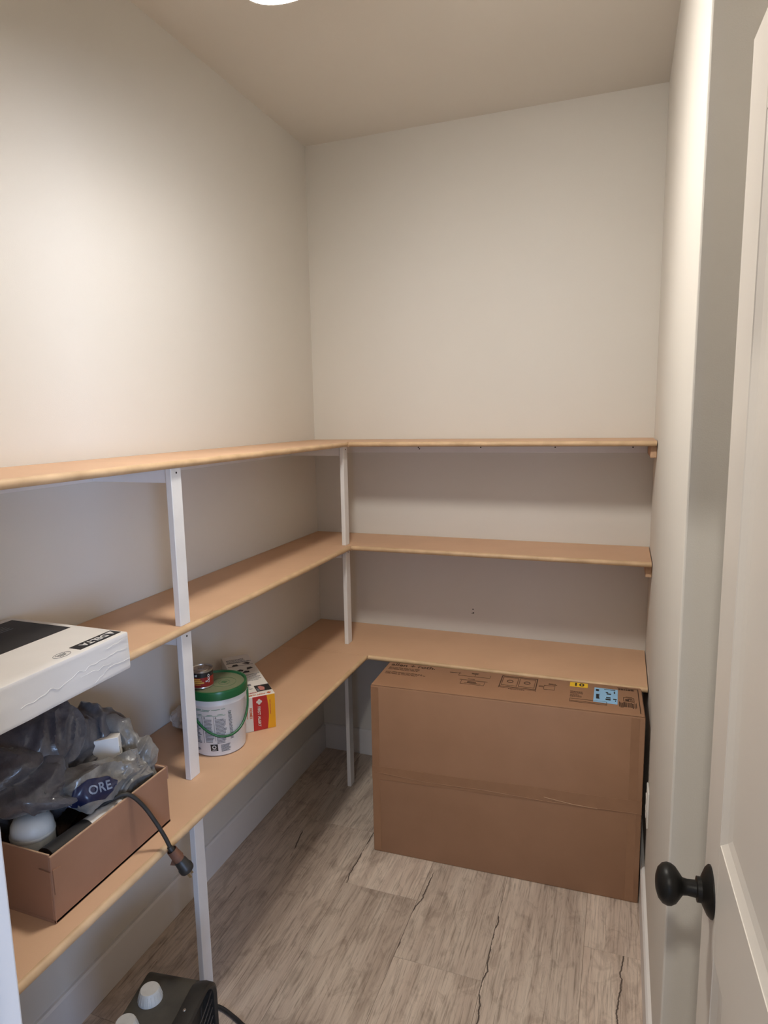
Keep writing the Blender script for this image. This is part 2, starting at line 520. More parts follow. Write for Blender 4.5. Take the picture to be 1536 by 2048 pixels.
# anchors and nail holes left in the walls
wl = bpy.data.objects['wall_left']; wb = bpy.data.objects['wall_back']
def disc_on_x(y, z, r): return xf(lathe_bm([(r, 0), (r * 0.8, 0.0015), (0, 0.002)], 10), Matrix.Translation((0, y, z)) @ Matrix.Rotation(R(90), 4, 'Y'))
obj('wall_anchor', disc_on_x(-0.518, 1.279, 0.005), 'anchor', wl)
obj('wall_anchor', disc_on_x(-0.018, 0.774, 0.005), 'anchor', wl)
def disc_on_y(x, z, r): return xf(lathe_bm([(r, 0), (r * 0.8, 0.0015), (0, 0.002)], 10), Matrix.Translation((x, 0, z)) @ Matrix.Rotation(R(90), 4, 'X'))
obj('nail_hole', disc_on_y(0.735, 0.756, 0.003), 'screw', wb)
obj('nail_hole', disc_on_y(0.737, 0.740, 0.0035), 'screw', wb)
obj('nail_hole', disc_on_y(0.731, 0.738, 0.002), 'screw', wb)

# ------------------------------------------------------------------ door leaf
def make_door():
    DW, DH, DT = 0.610, 2.022, 0.035
    # local frame: x along the leaf from free edge to hinge, y = outward of visible face, z up
    root = bpy.data.objects.new('door_1', None)
    COL.objects.link(root)
    root['kind'] = 'structure'
    ang = math.atan2(-0.610, 0.0215)   # free edge -> hinge direction in plan
    root.location = (1.4529, -1.7274, 0.013)
    root.rotation_euler = (0, 0, ang)
    # with this rotation local +y points to world +x, so visible face is local y = 0 looking along -y
    st, rec, bev = 0.094, 0.009, 0.024
    rows = [(0.235, 0.860), (1.022, 1.905)]
    bm = bmesh.new()
    def stile(lo, hi): bm_box(bm, (lo[0], 0, lo[1]), (hi[0], DT, hi[1]), 0.0015, 1)
    stile((0, 0), (st, DH)); stile((DW - st, 0), (DW, DH))
    obj('door_frame', bm, 'door', root)
    for nm, lo, hi in (('rail', (st, 0), (DW - st, rows[0][0])), ('rail', (st, rows[0][1]), (DW - st, rows[1][0])), ('rail', (st, rows[1][1]), (DW - st, DH))):
        obj(nm, box_bm((lo[0], 0.0001, lo[1]), (hi[0], DT - 0.0001, hi[1])), 'door', root)
    for z0, z1 in rows:
        x0, x1 = st, DW - st
        bm = bmesh.new()
        o_ = [bm.verts.new(p) for p in ((x0, 0.0012, z0), (x1, 0.0012, z0), (x1, 0.0012, z1), (x0, 0.0012, z1))]
        s1 = 0.012
        m_ = [bm.verts.new(p) for p in ((x0 + s1, 0.0065, z0 + s1), (x1 - s1, 0.0065, z0 + s1), (x1 - s1, 0.0065, z1 - s1), (x0 + s1, 0.0065, z1 - s1))]
        i_ = [bm.verts.new(p) for p in ((x0 + bev, rec, z0 + bev), (x1 - bev, rec, z0 + bev), (x1 - bev, rec, z1 - bev), (x0 + bev, rec, z1 - bev))]
        b_ = [bm.verts.new(p) for p in ((x0, DT - rec, z0), (x1, DT - rec, z0), (x1, DT - rec, z1), (x0, DT - rec, z1))]
        for A, B in ((o_, m_), (m_, i_)):
            for k in range(4):
                j = (k + 1) % 4
                bm.faces.new((A[k], A[j], B[j], B[k]))
        bm.faces.new(i_); bm.faces.new(list(reversed(b_)))
        for k in range(4):
            j = (k + 1) % 4
            bm.faces.new((o_[j], o_[k], b_[k], b_[j]))
        bmesh.ops.recalc_face_normals(bm, faces=bm.faces[:])
        obj('door_panel', bm, 'door', root)
    # knob: axis along local -y
    def knob_set(sign, y0):
        rot = Matrix.Translation((0.054, y0, 0.925)) @ Matrix.Rotation(R(90) * sign, 4, 'X')
        rose = lathe_bm([(0.034, 0), (0.034, 0.002), (0.030, 0.006), (0.020, 0.011), (0.0165, 0.0125), (0.0165, 0.018), (0.012, 0.019)], 48)
        k = obj('rosette', xf(rose, rot), 'bronze', root, 35)
        kn = lathe_bm([(0.0115, 0.017), (0.0105, 0.030), (0.0115, 0.036), (0.017, 0.040), (0.0235, 0.045), (0.0270, 0.051), (0.0275, 0.056), (0.0255, 0.062), (0.0195, 0.0675), (0.010, 0.0705), (0, 0.0712)], 48)
        obj('knob', xf(kn, rot), 'bronze', root, 80)
    knob_set(1, 0.0)
    knob_set(-1, DT)
    for z in (0.22, 1.02, 1.80):
        obj('hinge', xf(lathe_bm([(0.006, -0.045), (0.006, 0.045)], 16), Matrix.Translation((DW + 0.004, DT + 0.003, z))), 'bronze', root, 35)
    return root
make_door()

# ------------------------------------------------------------------ pendant fixture hanging in the middle of the pantry
def make_lamp():
    t = thing('ceiling_lamp', 'small round glowing lamp hanging under the pantry ceiling', 'lamp', (0.660, -1.414, H))
    obj('canopy', lathe_bm([(0.062, 0), (0.062, -0.008), (0.05, -0.022), (0.010, -0.026)], 40), 'lamp_metal', t, 35)
    obj('rod', lathe_bm([(0.007, -0.02), (0.007, -0.195)], 16), 'lamp_metal', t, 35)
    # shade's deep lip and lean to the right are made up to dim the left wall
    tilt = Matrix.Translation((0, 0, -0.19)) @ Matrix.Rotation(R(10), 4, 'X') @ Matrix.Rotation(R(-LAMP_TILT), 4, 'Y') @ Matrix.Translation((0, 0, 0.19))
    obj('lamp_shade', xf(lathe_bm([(0.007, -0.185), (0.060, -0.190), (0.108, -0.205), (0.122, -0.222), (0.123, -0.2635), (0.1215, -0.2635), (0.119, -0.224), (0.06, -0.200), (0.0, -0.196)], 48, cap=False), tilt), 'outlet', t, 35)
    obj('diffuser', xf(lathe_bm([(0.112, -0.2300), (0.110, -0.2535), (0.104, -0.2685), (0.090, -0.2785), (0.06, -0.2855), (0, -0.2875)], 48), tilt), 'glow', t, 60)
    return t
make_lamp()

# ------------------------------------------------------------------ shelving
def make_shelving():
    t = thing('corner_shelving', 'built-in L-shaped shelving of brown fibreboard with pine nosing on white posts', 'shelf')
    def nosing(axis, a, b, front, top, parent):
        # half-round strip along an edge ; front = most protruding coordinate
        r = TH / 2
        prof = [(-0.012, r), (-0.004, r)] + [(-0.0095 + 0.0095 * math.cos(A) + 0.0, r * math.sin(A)) for A in [R(75 - 15 * k) for k in range(11)]] + [(-0.004, -r), (-0.012, -r)]
        prof = [(-0.012, r)] + [(-0.0095 + 0.0095 * math.cos(R(90 - 15 * k)), r * math.sin(R(90 - 15 * k))) for k in range(13)] + [(-0.012, -r)]
        zc = top - r
        if axis == 'y':
            bm = prism_bm([(front + u, a, zc + w) for u, w in prof], (0, b - a, 0))
        else:
            bm = prism_bm([(a, -(front + u), zc + w) for u, w in prof], (b - a, 0, 0))
        return obj('nosing', bm, 'pine', parent, 50)
    YE = Y_FRONT + 0.02
    for top, d, bdep in ((Z1, D12, B12), (Z2, D12, B12), (Z3, D3, B3)):
        sb = obj('shelf_board', box_bm((0.0015, YE, top - TH), (d - 0.012, -bdep - (0.0022 if top == Z3 else 0.0012), top), 0.0006, 1), 'mdf', t)
        nosing('y', YE, -bdep - 0.0008, d, top, sb)
        # the long board across the back
        bb = obj('shelf_board', box_bm((0.0015, -bdep + 0.012, top - TH), (W - 0.003, -0.0015, top), 0.0006, 1), 'mdf', t)
        # filler so that the back board reaches the left board in the corner
        obj('corner_filler', box_bm((0.0015, -bdep - 0.0002, top - TH), (d - 0.0005, -bdep + 0.0118, top - 0.0002), 0.0004, 1), 'mdf', bb)
        nosing('x', d + 0.0005, W - 0.003, bdep, top, bb)
    def post(x0, y0, z0, z1):
        p = obj('post', box_bm((x0, y0, z0), (x0 + 0.017, y0 + 0.040, z1), 0.0012, 1), 'post', t)
        if z1 > 0.7:
            obj('screw', xf(lathe_bm([(0.0028, 0), (0.0022, 0.0012), (0, 0.0014)], 10), Matrix.Translation((x0 + 0.017, y0 + 0.021, z1 - 0.012)) @ Matrix.Rotation(R(90), 4, 'Y')), 'screw', p)
    for z0, z1 in ((0, Z3 - TH), (Z3, Z2 - TH), (Z2, Z1 - TH)):
        post(0.259, -1.370, z0, z1)
        post(0.244 if z0 == 0 else 0.250, -0.288, z0, z1)
    # cleats: white ones along the left and back walls, arms to the posts, bare wood at the right wall
    for top in (Z1, Z2, Z3):
        z1 = top - TH - 0.0003
        z0 = z1 - 0.038
        dd = 0.258 if top != Z3 else 0.258
        obj('cleat', box_bm((0.0005, YE + 0.01, z0), (0.0185, -0.022, z1), 0.001, 1), 'post', t)
        bc = obj('cleat', box_bm((0.0005, -0.0185, z0), (W - 0.022, -0.0005, z1), 0.001, 1), 'post', t)
        if top == Z1:
            for sx in (0.50, 0.505, 0.77, 1.07, 1.36):
                obj('screw', xf(lathe_bm([(0.003, 0), (0.0024, 0.0012), (0, 0.0014)], 10), Matrix.Translation((sx, -0.0185, z1 - 0.016 - 0.006 * (sx == 0.505))) @ Matrix.Rotation(R(90), 4, 'X')), 'screw', bc)
        obj('cleat', box_bm((0.0195, -1.361, z0 + 0.001), (0.2585, -1.343, z1), 0.001, 1), 'post', t)
        if top != Z3:
            obj('cleat', box_bm((0.0195, -0.276, z0 + 0.001), (0.2435, -0.258, z1), 0.001, 1), 'post', t)
        if top != Z3:
            rc = obj('cleat', box_bm((W - 0.0215, -B12 + 0.028, z0 - 0.003), (W - 0.0005, -0.001, z1), 0.003, 2), 'raw_wood', t)
            rc['label'] = 'bare unpainted wood cleat on the right wall'
    return t
make_shelving()

# ------------------------------------------------------------------ outlet on the right wall
def make_outlet():
    t = thing('wall_outlet', 'white power outlet cover low on the right wall beside the big box', 'outlet', (W, -0.658, 0.376))
    obj('cover_plate', box_bm((-0.006, -0.036, -0.058), (0, 0.036, 0.058), 0.0025, 2), 'outlet', t, 40)
    for dz in (-0.02, 0.02):
        s = obj('socket', box_bm((-0.0085, -0.0165, dz - 0.014), (-0.005, 0.0165, dz + 0.014), 0.002, 2), 'outlet', t)
        bm = box_bm((-0.0088, -0.0075, dz - 0.004), (-0.0082, -0.0055, dz + 0.006))
        bm_box(bm, (-0.0088, 0.0055, dz - 0.004), (-0.0082, 0.0075, dz + 0.006))
        obj('slot', bm, 'screw', s)
    return t
make_outlet()

# ------------------------------------------------------------------ the big box
def make_big_box():
    L, D, HT = 0.915, 0.224, 0.648
    yaw = math.atan2(0.027, 0.916)
    t = thing('shipping_box', 'large brown cardboard shipping box standing on the floor against the lowest back shelf', 'box', (0.5035, -0.645, 0.0), yaw)
    obj('box_body', box_bm((0, 0, 0), (L, D, HT - 0.004), 0.004, 2), 'cardboard', t, 40)
    fl = obj('top_flap', box_bm((0.003, 0.002, HT - 0.004), (L - 0.003, D - 0.002, HT), 0.0015, 2), 'cardboard', t, 40)
    # score line ridge and packing tape round the middle
    def strip(zl, zr, w):
        bm = box_bm((0.0006, -0.0010, zl - w / 2), (L - 0.0006, 0.0004, zl + w / 2))
        bmesh.ops.subdivide_edges(bm, edges=[e for e in bm.edges if e.calc_length() > 0.5], cuts=30)
        for v in bm.verts:
            u = v.co.x / L
            v.co.z += (zr - zl) * u + 0.0012 * math.sin(11 * u + 1) * (1 if v.co.z > zl else -0.6)
            if v.co.y < 0: v.co.y += 0.0003 * math.sin(23 * u)
        return bm
    obj('packing_tape', strip(0.312, 0.338, 0.048), 'tape', t)
    obj('tape_fold', tube_bm([(0.015, -0.0012, 0.315), (0.20, -0.0012, 0.306), (0.40, -0.0012, 0.312), (0.62, -0.0012, 0.309), (L - 0.01, -0.0012, 0.318)], 0.0009, 6), 'tape', t)
    obj('tape_fold', tube_bm([(0.61, -0.0012, 0.323), (0.70, -0.0014, 0.314), (0.78, -0.0012, 0.312)], 0.0010, 6), 'cut_edge', t)
    for xs in (0.016, L - 0.030):
        obj('corner_tape', box_bm((xs - 0.012, -0.0007, 0.004), (xs + 0.014, 0.0001, HT - 0.008)), 'tape', t)
    zt = HT + 0.0005
    def put(bm, x, y, rot=0.0): return xf(bm, Matrix.Translation((x, y, zt)) @ Matrix.Rotation(rot, 4, 'Z'))
    obj('lettering', put(text_bm('allen + roth.', 0.034, 0.0002, 0.0007, spacing=1.02), 0.018, 0.200), 'print', fl)
    obj('fine_print', put(bars_bm(text_lines(0.018, 0.172, 0.15, 3, 0.009, 0.0022, 3) + text_lines(0.018, 0.130, 0.155, 3, 0.009, 0.0020, 5)), 0, 0), 'print', fl)
    # sink drawings
    def outline(x, y, w, h, lw=0.0015): return [(x, y, w, lw), (x, y + h - lw, w, lw), (x, y, lw, h), (x + w - lw, y, lw, h)]
    it = outline(0.44, 0.110, 0.128, 0.095, 0.003) + outline(0.4465, 0.123, 0.055, 0.072) + outline(0.506, 0.123, 0.055, 0.072)
    it += [(0.44, 0.098, 0.0012, 0.014), (0.5665, 0.095, 0.0015, 0.014), (0.44, 0.102, 0.128, 0.0012)]
    it += text_lines(0.475, 0.094, 0.07, 1, 0.006, 0.0022, 7)
    # front elevation drawings to the left
    it += [(0.285, 0.165, 0.0012, 0.03), (0.285, 0.165, 0.115, 0.0012), (0.40, 0.165, 0.0012, 0.025), (0.345, 0.165, 0.0012, 0.028), (0.262, 0.185, 0.03, 0.0012)]
    it += text_lines(0.250, 0.184, 0.03, 1, 0.006, 0.003, 9) + text_lines(0.330, 0.195, 0.03, 2, 0.006, 0.0028, 10)
    it += outline(0.305, 0.095, 0.085, 0.035, 0.0012) + [(0.298, 0.13, 0.1, 0.0012), (0.317, 0.105, 0.06, 0.0012)]
    it += text_lines(0.328, 0.118, 0.035, 3, 0.006, 0.0028, 11) + text_lines(0.325, 0.140, 0.03, 1, 0.006, 0.003, 12)
    # side elevation
    it += outline(0.592, 0.125, 0.038, 0.035, 0.0012) + text_lines(0.575, 0.150, 0.02, 2, 0.008, 0.0022, 13) + text_lines(0.607, 0.175, 0.032, 2, 0.007, 0.0025, 14)
    obj('sink_drawing', put(bars_bm(it), 0, 0), 'print', fl)
    for cx in (0.474, 0.5335):
        bm = tube_bm([(cx + 0.010 * math.cos(a), 0.160 + 0.010 * math.sin(a), 0) for a in [2 * math.pi * k / 20 for k in range(20)]], 0.0016, 4, None, True)
        obj('drain_drawing', put(bm, 0, 0), 'print', fl)
    # labels
    yl = obj('yellow_label', put(box_bm((0, 0, -0.0003), (0.060, 0.036, 0.0003)), 0.678, 0.176, 0.0), 'yellow', fl)
    obj('lettering', xf(text_bm('10', 0.034, 0.0002, 0.0012, 'CENTER', 1.15), Matrix.Translation((0.708, 0.194, zt + 0.0006))), 'black_print', yl)
    bl = obj('blue_label', put(box_bm((0, 0, -0.0003), (0.076, 0.118, 0.0003)), 0.757, 0.070, -0.03), 'blue_label', fl)
    it = text_lines(0.765, 0.172, 0.012, 5, 0.0035, 0.002, 21, False) + text_lines(0.766, 0.130, 0.012, 9, 0.0042, 0.0026, 22, False)
    it += [(0.792, 0.178, 0.020, 0.0022), (0.812, 0.176, 0.016, 0.004), (0.797, 0.150, 0.008, 0.006), (0.800, 0.138, 0.014, 0.008), (0.823, 0.150, 0.004, 0.016),
           (0.798, 0.108, 0.014, 0.008), (0.796, 0.092, 0.016, 0.011), (0.820, 0.100, 0.011, 0.007), (0.826, 0.086, 0.0025, 0.009)]
    obj('label_print', xf(bars_bm(it), Matrix.Translation((0, 0, zt + 0.0007))), 'black_print', bl)
    # fine print, framed line box, bar code, border
    it = text_lines(0.682, 0.135, 0.055, 3, 0.008, 0.0022, 31) + text_lines(0.682, 0.108, 0.040, 3, 0.008, 0.0022, 32) + outline(0.682, 0.052, 0.118, 0.026, 0.0015)
    it += [(0.682, 0.060, 0.116, 0.001)]
    it += outline(0.852, 0.100, 0.034, 0.030, 0.0015) + [(0.858, 0.105, 0.012, 0.012), (0.866, 0.117, 0.014, 0.004), (0.872, 0.108, 0.01, 0.003), (0.86, 0.135, 0.02, 0.002)]
    it += [(0.900, 0.018, 0.0025, 0.19), (0.835, 0.205, 0.068, 0.0022)]
    it += text_lines(0.838, 0.190, 0.058, 1, 0.01, 0.010, 33)
    obj('fine_print', put(bars_bm(it), 0, 0), 'print', fl)
    rnd = random.Random(5)
    it = []; x = 0.838
    while x < 0.892:
        w = rnd.choice((0.0010, 0.0018, 0.0030)); it.append((x, 0.050 + (0.006 if rnd.random() < .8 else 0), w, 0.036)); x += w + rnd.choice((0.0009, 0.0014, 0.0022))
    obj('bar_code', put(bars_bm(it), 0, 0), 'print', fl)
    return t
make_big_box()

# ------------------------------------------------------------------ white carton on the middle shelf
def make_white_box():
    # +x face overhangs the nosing; the box runs along the shelf towards the doorway
    x0, x1 = 0.012, 0.349
    y1, y0 = -1.633, -2.12
    z0, hgt = Z2 + 0.0005, 0.081
    t = thing('long_carton', 'long white carton with black panel on top overhanging the middle left shelf', 'box', (0, 0, 0))
    bm = box_bm((x0, y0, z0), (x1, y1, z0 + hgt), 0.004, 2)
    # dented, slightly bulged long side
    bmesh.ops.subdivide_edges(bm, edges=[e for e in bm.edges if e.calc_length() > 0.06], cuts=14, use_grid_fill=True)
    for v in bm.verts:
        if v.co.x > x1 - 0.0045:
            q = Vector((v.co.y * 7, v.co.z * 18, 1.7))
            v.co.x += 0.0022 * noise.noise(q) + 0.0012 * abs(noise.noise(q * 2.7))
        if v.co.y > y1 - 0.0045:
            v.co.y += 0.0015 * noise.noise(Vector((v.co.x * 11, v.co.z * 20, 3.1)))
    body = obj('box_body', bm, 'white_carton', t, 35)
    zt = z0 + hgt
    # creases
    def crease(pts, r=0.0009):
        obj('crease', tube_bm(smooth_path(pts, 6), r, 6), 'white_carton', body, 60)
    f = x1 + 0.0011
    rnd = random.Random(12)
    def crease_line(y0, z0, y1, z1, n, jit, r):
        pts = []
        for k in range(n + 1):
            u = k / n
            pts.append((f + rnd.uniform(-0.0002, 0.0003), y0 + (y1 - y0) * u, zt + z0 + (z1 - z0) * u + rnd.uniform(-jit, jit) * math.sin(math.pi * u)))
        obj('crease', tube_bm(smooth_path(pts, 3), r, 5), 'white_carton', body, 60)
    crease_line(-1.640, -0.030, -1.735, -0.037, 9, 0.005, 0.0004)
    crease_line(-1.720, -0.033, -1.905, -0.052, 14, 0.006, 0.0005)
    crease_line(-1.638, -0.058, -1.700, -0.056, 7, 0.003, 0.0005)
    crease_line(-1.690, -0.054, -1.735, -0.074, 6, 0.003, 0.0004)
    crease_line(-1.640, -0.010, -1.700, -0.016, 6, 0.002, 0.0004)
    crease_line(-1.690, -0.050, -1.770, -0.048, 7, 0.003, 0.0004)
    # printed panel
    pan = obj('printed_panel', box_bm((0.036, y0 + 0.02, zt - 0.0003), (0.2065, -1.650, zt + 0.0006)), 'panel_black', body)
    it = [(0.052 + 0.010 * k, -1.80 - 0.012 * (k % 3), 0.0016, 0.105 + 0.012 * (k % 3)) for k in range(5)]
    obj('panel_print', xf(bars_bm(it), Matrix.Translation((0, 0, zt + 0.0009))), 'grey_print', pan)
    it = [(0.028, -1.98, 0.0015, 0.34)]
    # logo plate with letters, read from the wall side
    yl0, yl1, xl0, xl1 = -1.752, -1.642, 0.308, 0.337
    lg = obj('logo_plate', box_bm((xl0, yl0, zt - 0.0003), (xl1, yl1, zt + 0.0008)), 'panel_black', body)
    tb = text_bm('DELTA', 0.0215, 0.0002, 0.0005, 'LEFT', 1.06)
    xf(tb, Matrix.Translation(((xl0 + xl1) / 2, yl1 - 0.026, zt + 0.0012)) @ Matrix.Rotation(R(-90), 4, 'Z'))
    obj('lettering', tb, 'white_carton', lg)
    tri = prism_bm([(xl0 + 0.006, yl1 - 0.006, zt + 0.0008), (xl1 - 0.005, yl1 - 0.014, zt + 0.0008), (xl0 + 0.006, yl1 - 0.022, zt + 0.0008)], (0, 0, 0.0006))
    obj('logo_mark', tri, 'white_carton', lg)
    bm = tube_bm([(0.325 + 0.011 * math.cos(a), -1.786 + 0.019 * math.sin(a), zt + 0.0004) for a in [2 * math.pi * k / 28 for k in range(28)]], 0.0005, 4, None, True)
    for k in range(3):
        bm_box(bm, (0.320 + 0.004 * k, -1.798 + 0.002 * k, zt), (0.3215 + 0.004 * k, -1.775 - 0.002 * k, zt + 0.0006))
    obj('oval_mark', bm, 'grey_print', body)
    return t
make_white_box()

# ------------------------------------------------------------------ bucket with green lid
BX, BY = 0.238, -1.179
def bend(bm, radius_at, ang0):
    """wrap a flat sheet (x = arc length, y = height) round a cone; reading starts at angle ang0 and goes counter-clockwise"""
    for v in bm.verts:
        r = radius_at(v.co.y) + 0.0006 + v.co.z
        a = ang0 + v.co.x / radius_at(v.co.y)
        v.co = Vector((r * math.cos(a), r * math.sin(a), v.co.y))
    return bm
def fine(bm, step=0.006):
    es = [e for e in bm.edges if abs(e.verts[0].co.x - e.verts[1].co.x) > step]
    if es: bmesh.ops.subdivide_edges(bm, edges=es, cuts=3, use_grid_fill=True)
    return bm
def make_bucket():
    t = thing('plastic_bucket', 'white plastic bucket with dusty green lid and printed instructions on the lowest shelf', 'bucket', (BX, BY, Z3 + 0.0004))
    rb, rt, h = 0.0735, 0.0815, 0.195
    rad = lambda z: rb + (rt - rb) * z / 0.17
    obj('bucket_body', lathe_bm([(rb - 0.004, 0), (rb, 0.004), (rad(0.15), 0.15), (rad(0.155) + 0.0015, 0.152), (rad(0.16) + 0.0015, 0.157), (rad(0.16), 0.159), (rt, 0.178), (rt - 0.002, 0.18), (rb - 0.003, 0.01), (0, 0.008)], 72, cap=False), 'white_plastic', t, 40)
    lid = obj('lid', lathe_bm([(rt + 0.0005, 0.170), (rt + 0.0050, 0.171), (rt + 0.0052, 0.190), (rt + 0.0035, 0.195), (rt - 0.0015, 0.195), (rt - 0.004, 0.190)], 72, cap=False), 'green', t, 35)
    bm = lathe_bm([(0, 0.190), (rt - 0.0038, 0.190), (rt - 0.0038, 0.184), (0, 0.184)], 72, cap=False)
    lt = obj('lid_top', bm, 'green_dusty', lid, 35)
    bm = bmesh.new()
    for rr in (0.016, 0.034):
        tube_bm([(0.018 + rr * math.cos(a), 0.01 + rr * math.sin(a), 0.190) for a in [2 * math.pi * k / 36 for k in range(36)]], 0.0006, 5, bm, True)
    for k in range(4):
        bm_box(bm, (0.010 + 0.004 * k, 0.004, 0.1898), (0.012 + 0.004 * k, 0.016, 0.1906))
    obj('moulded_mark', bm, 'green', lid)
    # printed instructions: columns facing the doorway side
    va = math.atan2(-2.688 - BY, 1.319 - BX)      # direction that faces the photographer
    a0 = va - R(62)
    it = []
    it += [(0.0, 0.134, 0.125, 0.0014), (0.0, 0.1305, 0.07, 0.0014)]
    g1 = bars_bm([(0.0, 0.142, 0.105, 0.0013), (0.0, 0.1385, 0.06, 0.0010)])
    obj('print_green', bend(fine(g1), rad, a0), 'green_ink', t)
    g = bars_bm([(0.0, 0.1265, 0.120, 0.0012), (0.004, 0.1235, 0.10, 0.0008)])
    obj('print_green', bend(fine(g), rad, a0), 'green_ink', t)
    it = []
    for cx, w, rows, s in ((-0.004, 0.034, 18, 1), (0.042, 0.026, 17, 2), (0.074, 0.030, 18, 3)):
        it += text_lines(cx, 0.112, w, rows, 0.0042, 0.0016, s * 17)
    it += text_lines(0.112, 0.132, 0.010, 21, 0.0042, 0.0016, 70)
    it += [(0.0365, 0.042, 0.0008, 0.080), (0.0700, 0.048, 0.0008, 0.075)]
    it += text_lines(0.083, 0.034, 0.028, 7, 0.0032, 0.0014, 77)
    it += text_lines(-0.004, 0.030, 0.014, 1, 0.004, 0.0018, 78) + text_lines(-0.004, 0.022, 0.030, 3, 0.003, 0.0014, 79)
    obj('fine_print', bend(bars_bm(it), rad, a0), 'grey_print', t)
    for s, cx in (('2', -0.003), ('3', 0.042), ('4', 0.074)):
        tb = text_bm(s, 0.0085, 0.0002, 0.0003)
        xf(tb, Matrix.Translation((cx, 0.1185, 0)))
        obj('lettering', bend(tb, rad, a0), 'grey_print', t)
    ic = box_bm((0.054, 0.018, -0.0004), (0.074, 0.038, 0.0004), 0.0)
    icon = obj('icon', bend(fine(ic), rad, a0), 'black_print', t)
    bm = tube_bm([(0.064 + 0.0045 * math.cos(a), 0.030 + 0.0045 * math.sin(a), 0.0005) for a in [2 * math.pi * k / 16 for k in range(16)]], 0.0013, 4, None, True)
    bm_box(bm, (0.058, 0.0205, 0.0004), (0.070, 0.0225, 0.0008))
    obj('icon_mark', bend(bm, rad, a0), 'white_plastic', icon)
    # bail handle hanging down in front
    pts = []
    hr = rt + 0.0060
    for k in range(25):
        u = k / 24
        a = va + R(16) + R(-86) + R(172) * u
        drop = math.sin(math.pi * u) ** 0.8
        z = 0.158 - 0.098 * drop
        r_ = max(rad(z) + 0.004, hr - 0.008 * drop)
        pts.append((r_ * math.cos(a), r_ * math.sin(a), z))
    obj('handle', tube_bm(pts, 0.0034, 8), 'green', t, 60)
    for a in (va + R(-70), va + R(102)):
        obj('handle_ear', xf(lathe_bm([(0.009, 0), (0.009, 0.004), (0.006, 0.006), (0, 0.006)], 16), Matrix.Translation((math.cos(a) * (rt - 0.001), math.sin(a) * (rt - 0.001), 0.158)) @ Matrix.Rotation(a, 4, 'Z') @ Matrix.Rotation(R(90), 4, 'Y')), 'white_plastic', t, 40)
    return t
make_bucket()

# ------------------------------------------------------------------ small can on the lid
def make_can():
    r, h = 0.0315, 0.052
    t = thing('filler_can', 'small round tin can with red and black label standing on the green bucket lid', 'can', (0.2085, -1.207, Z3 + 0.1910))
    obj('can_body', lathe_bm([(r - 0.001, 0), (r + 0.0006, 0.0008), (r + 0.0006, 0.003), (r, 0.004), (r, h - 0.004), (r + 0.001, h - 0.003), (r + 0.001, h), (r - 0.002, h), (r - 0.003, h - 0.003), (r - 0.009, h - 0.0035), (r - 0.010, h - 0.0015), (0, h - 0.0015)], 48), 'steel', t, 35)
    va = math.atan2(-2.688 + 1.207, 1.319 - 0.2085)
    def ring(z0, z1, e): return lathe_bm([(r + e, z0), (r + e, z1)], 48, cap=False)
    lb = obj('label_band', ring(0.005, 0.033, 0.0004), 'can_red', t, 60)
    lb['label'] = 'dark red lower band of the can label'
    lb = obj('label_band', ring(0.033, h - 0.0055, 0.0004), 'can_black', t, 60)
    lb['label'] = 'black upper band of the can label'
    rad = lambda z: r + 0.0002
    a0 = va - R(45)
    it = text_lines(0.0, 0.0275, 0.026, 2, 0.0052, 0.0034, 4) + [(0.0, 0.0165, 0.030, 0.0040)] + text_lines(0.0, 0.0125, 0.022, 1, 0.003, 0.0014, 6)
    obj('label_print', bend(fine(bars_bm(it)), rad, a0), 'can_yellow', t)
    bm = bars_bm([(0.034, 0.0195, 0.004, 0.004), (0.039, 0.0195, 0.003, 0.004), (0.005, 0.037, 0.003, 0.005), (0.009, 0.037, 0.002, 0.006)])
    for cz in (0.037, 0.029, 0.021):
        tube_bm([(0.0435 + 0.0026 * math.cos(a), cz + 0.0036 * math.sin(a), 0.0003) for a in [2 * math.pi * k / 12 for k in range(12)]], 0.0007, 4, bm, True)
    obj('label_print', bend(bm, rad, a0), 'paper_label', t)
    bm = bmesh.new()
    for k in range(3):
        bm_box(bm, (-0.010 + 0.008 * k, -0.007, h - 0.0016), (-0.008 + 0.008 * k, 0.007, h - 0.0006))
    bm_box(bm, (-0.010, -0.008, h - 0.0016), (0.009, -0.006, h - 0.0006))
    obj('lid_stamp', xf(bm, Matrix.Rotation(R(35), 4, 'Z')), 'lamp_metal', t)
    return t
make_can()

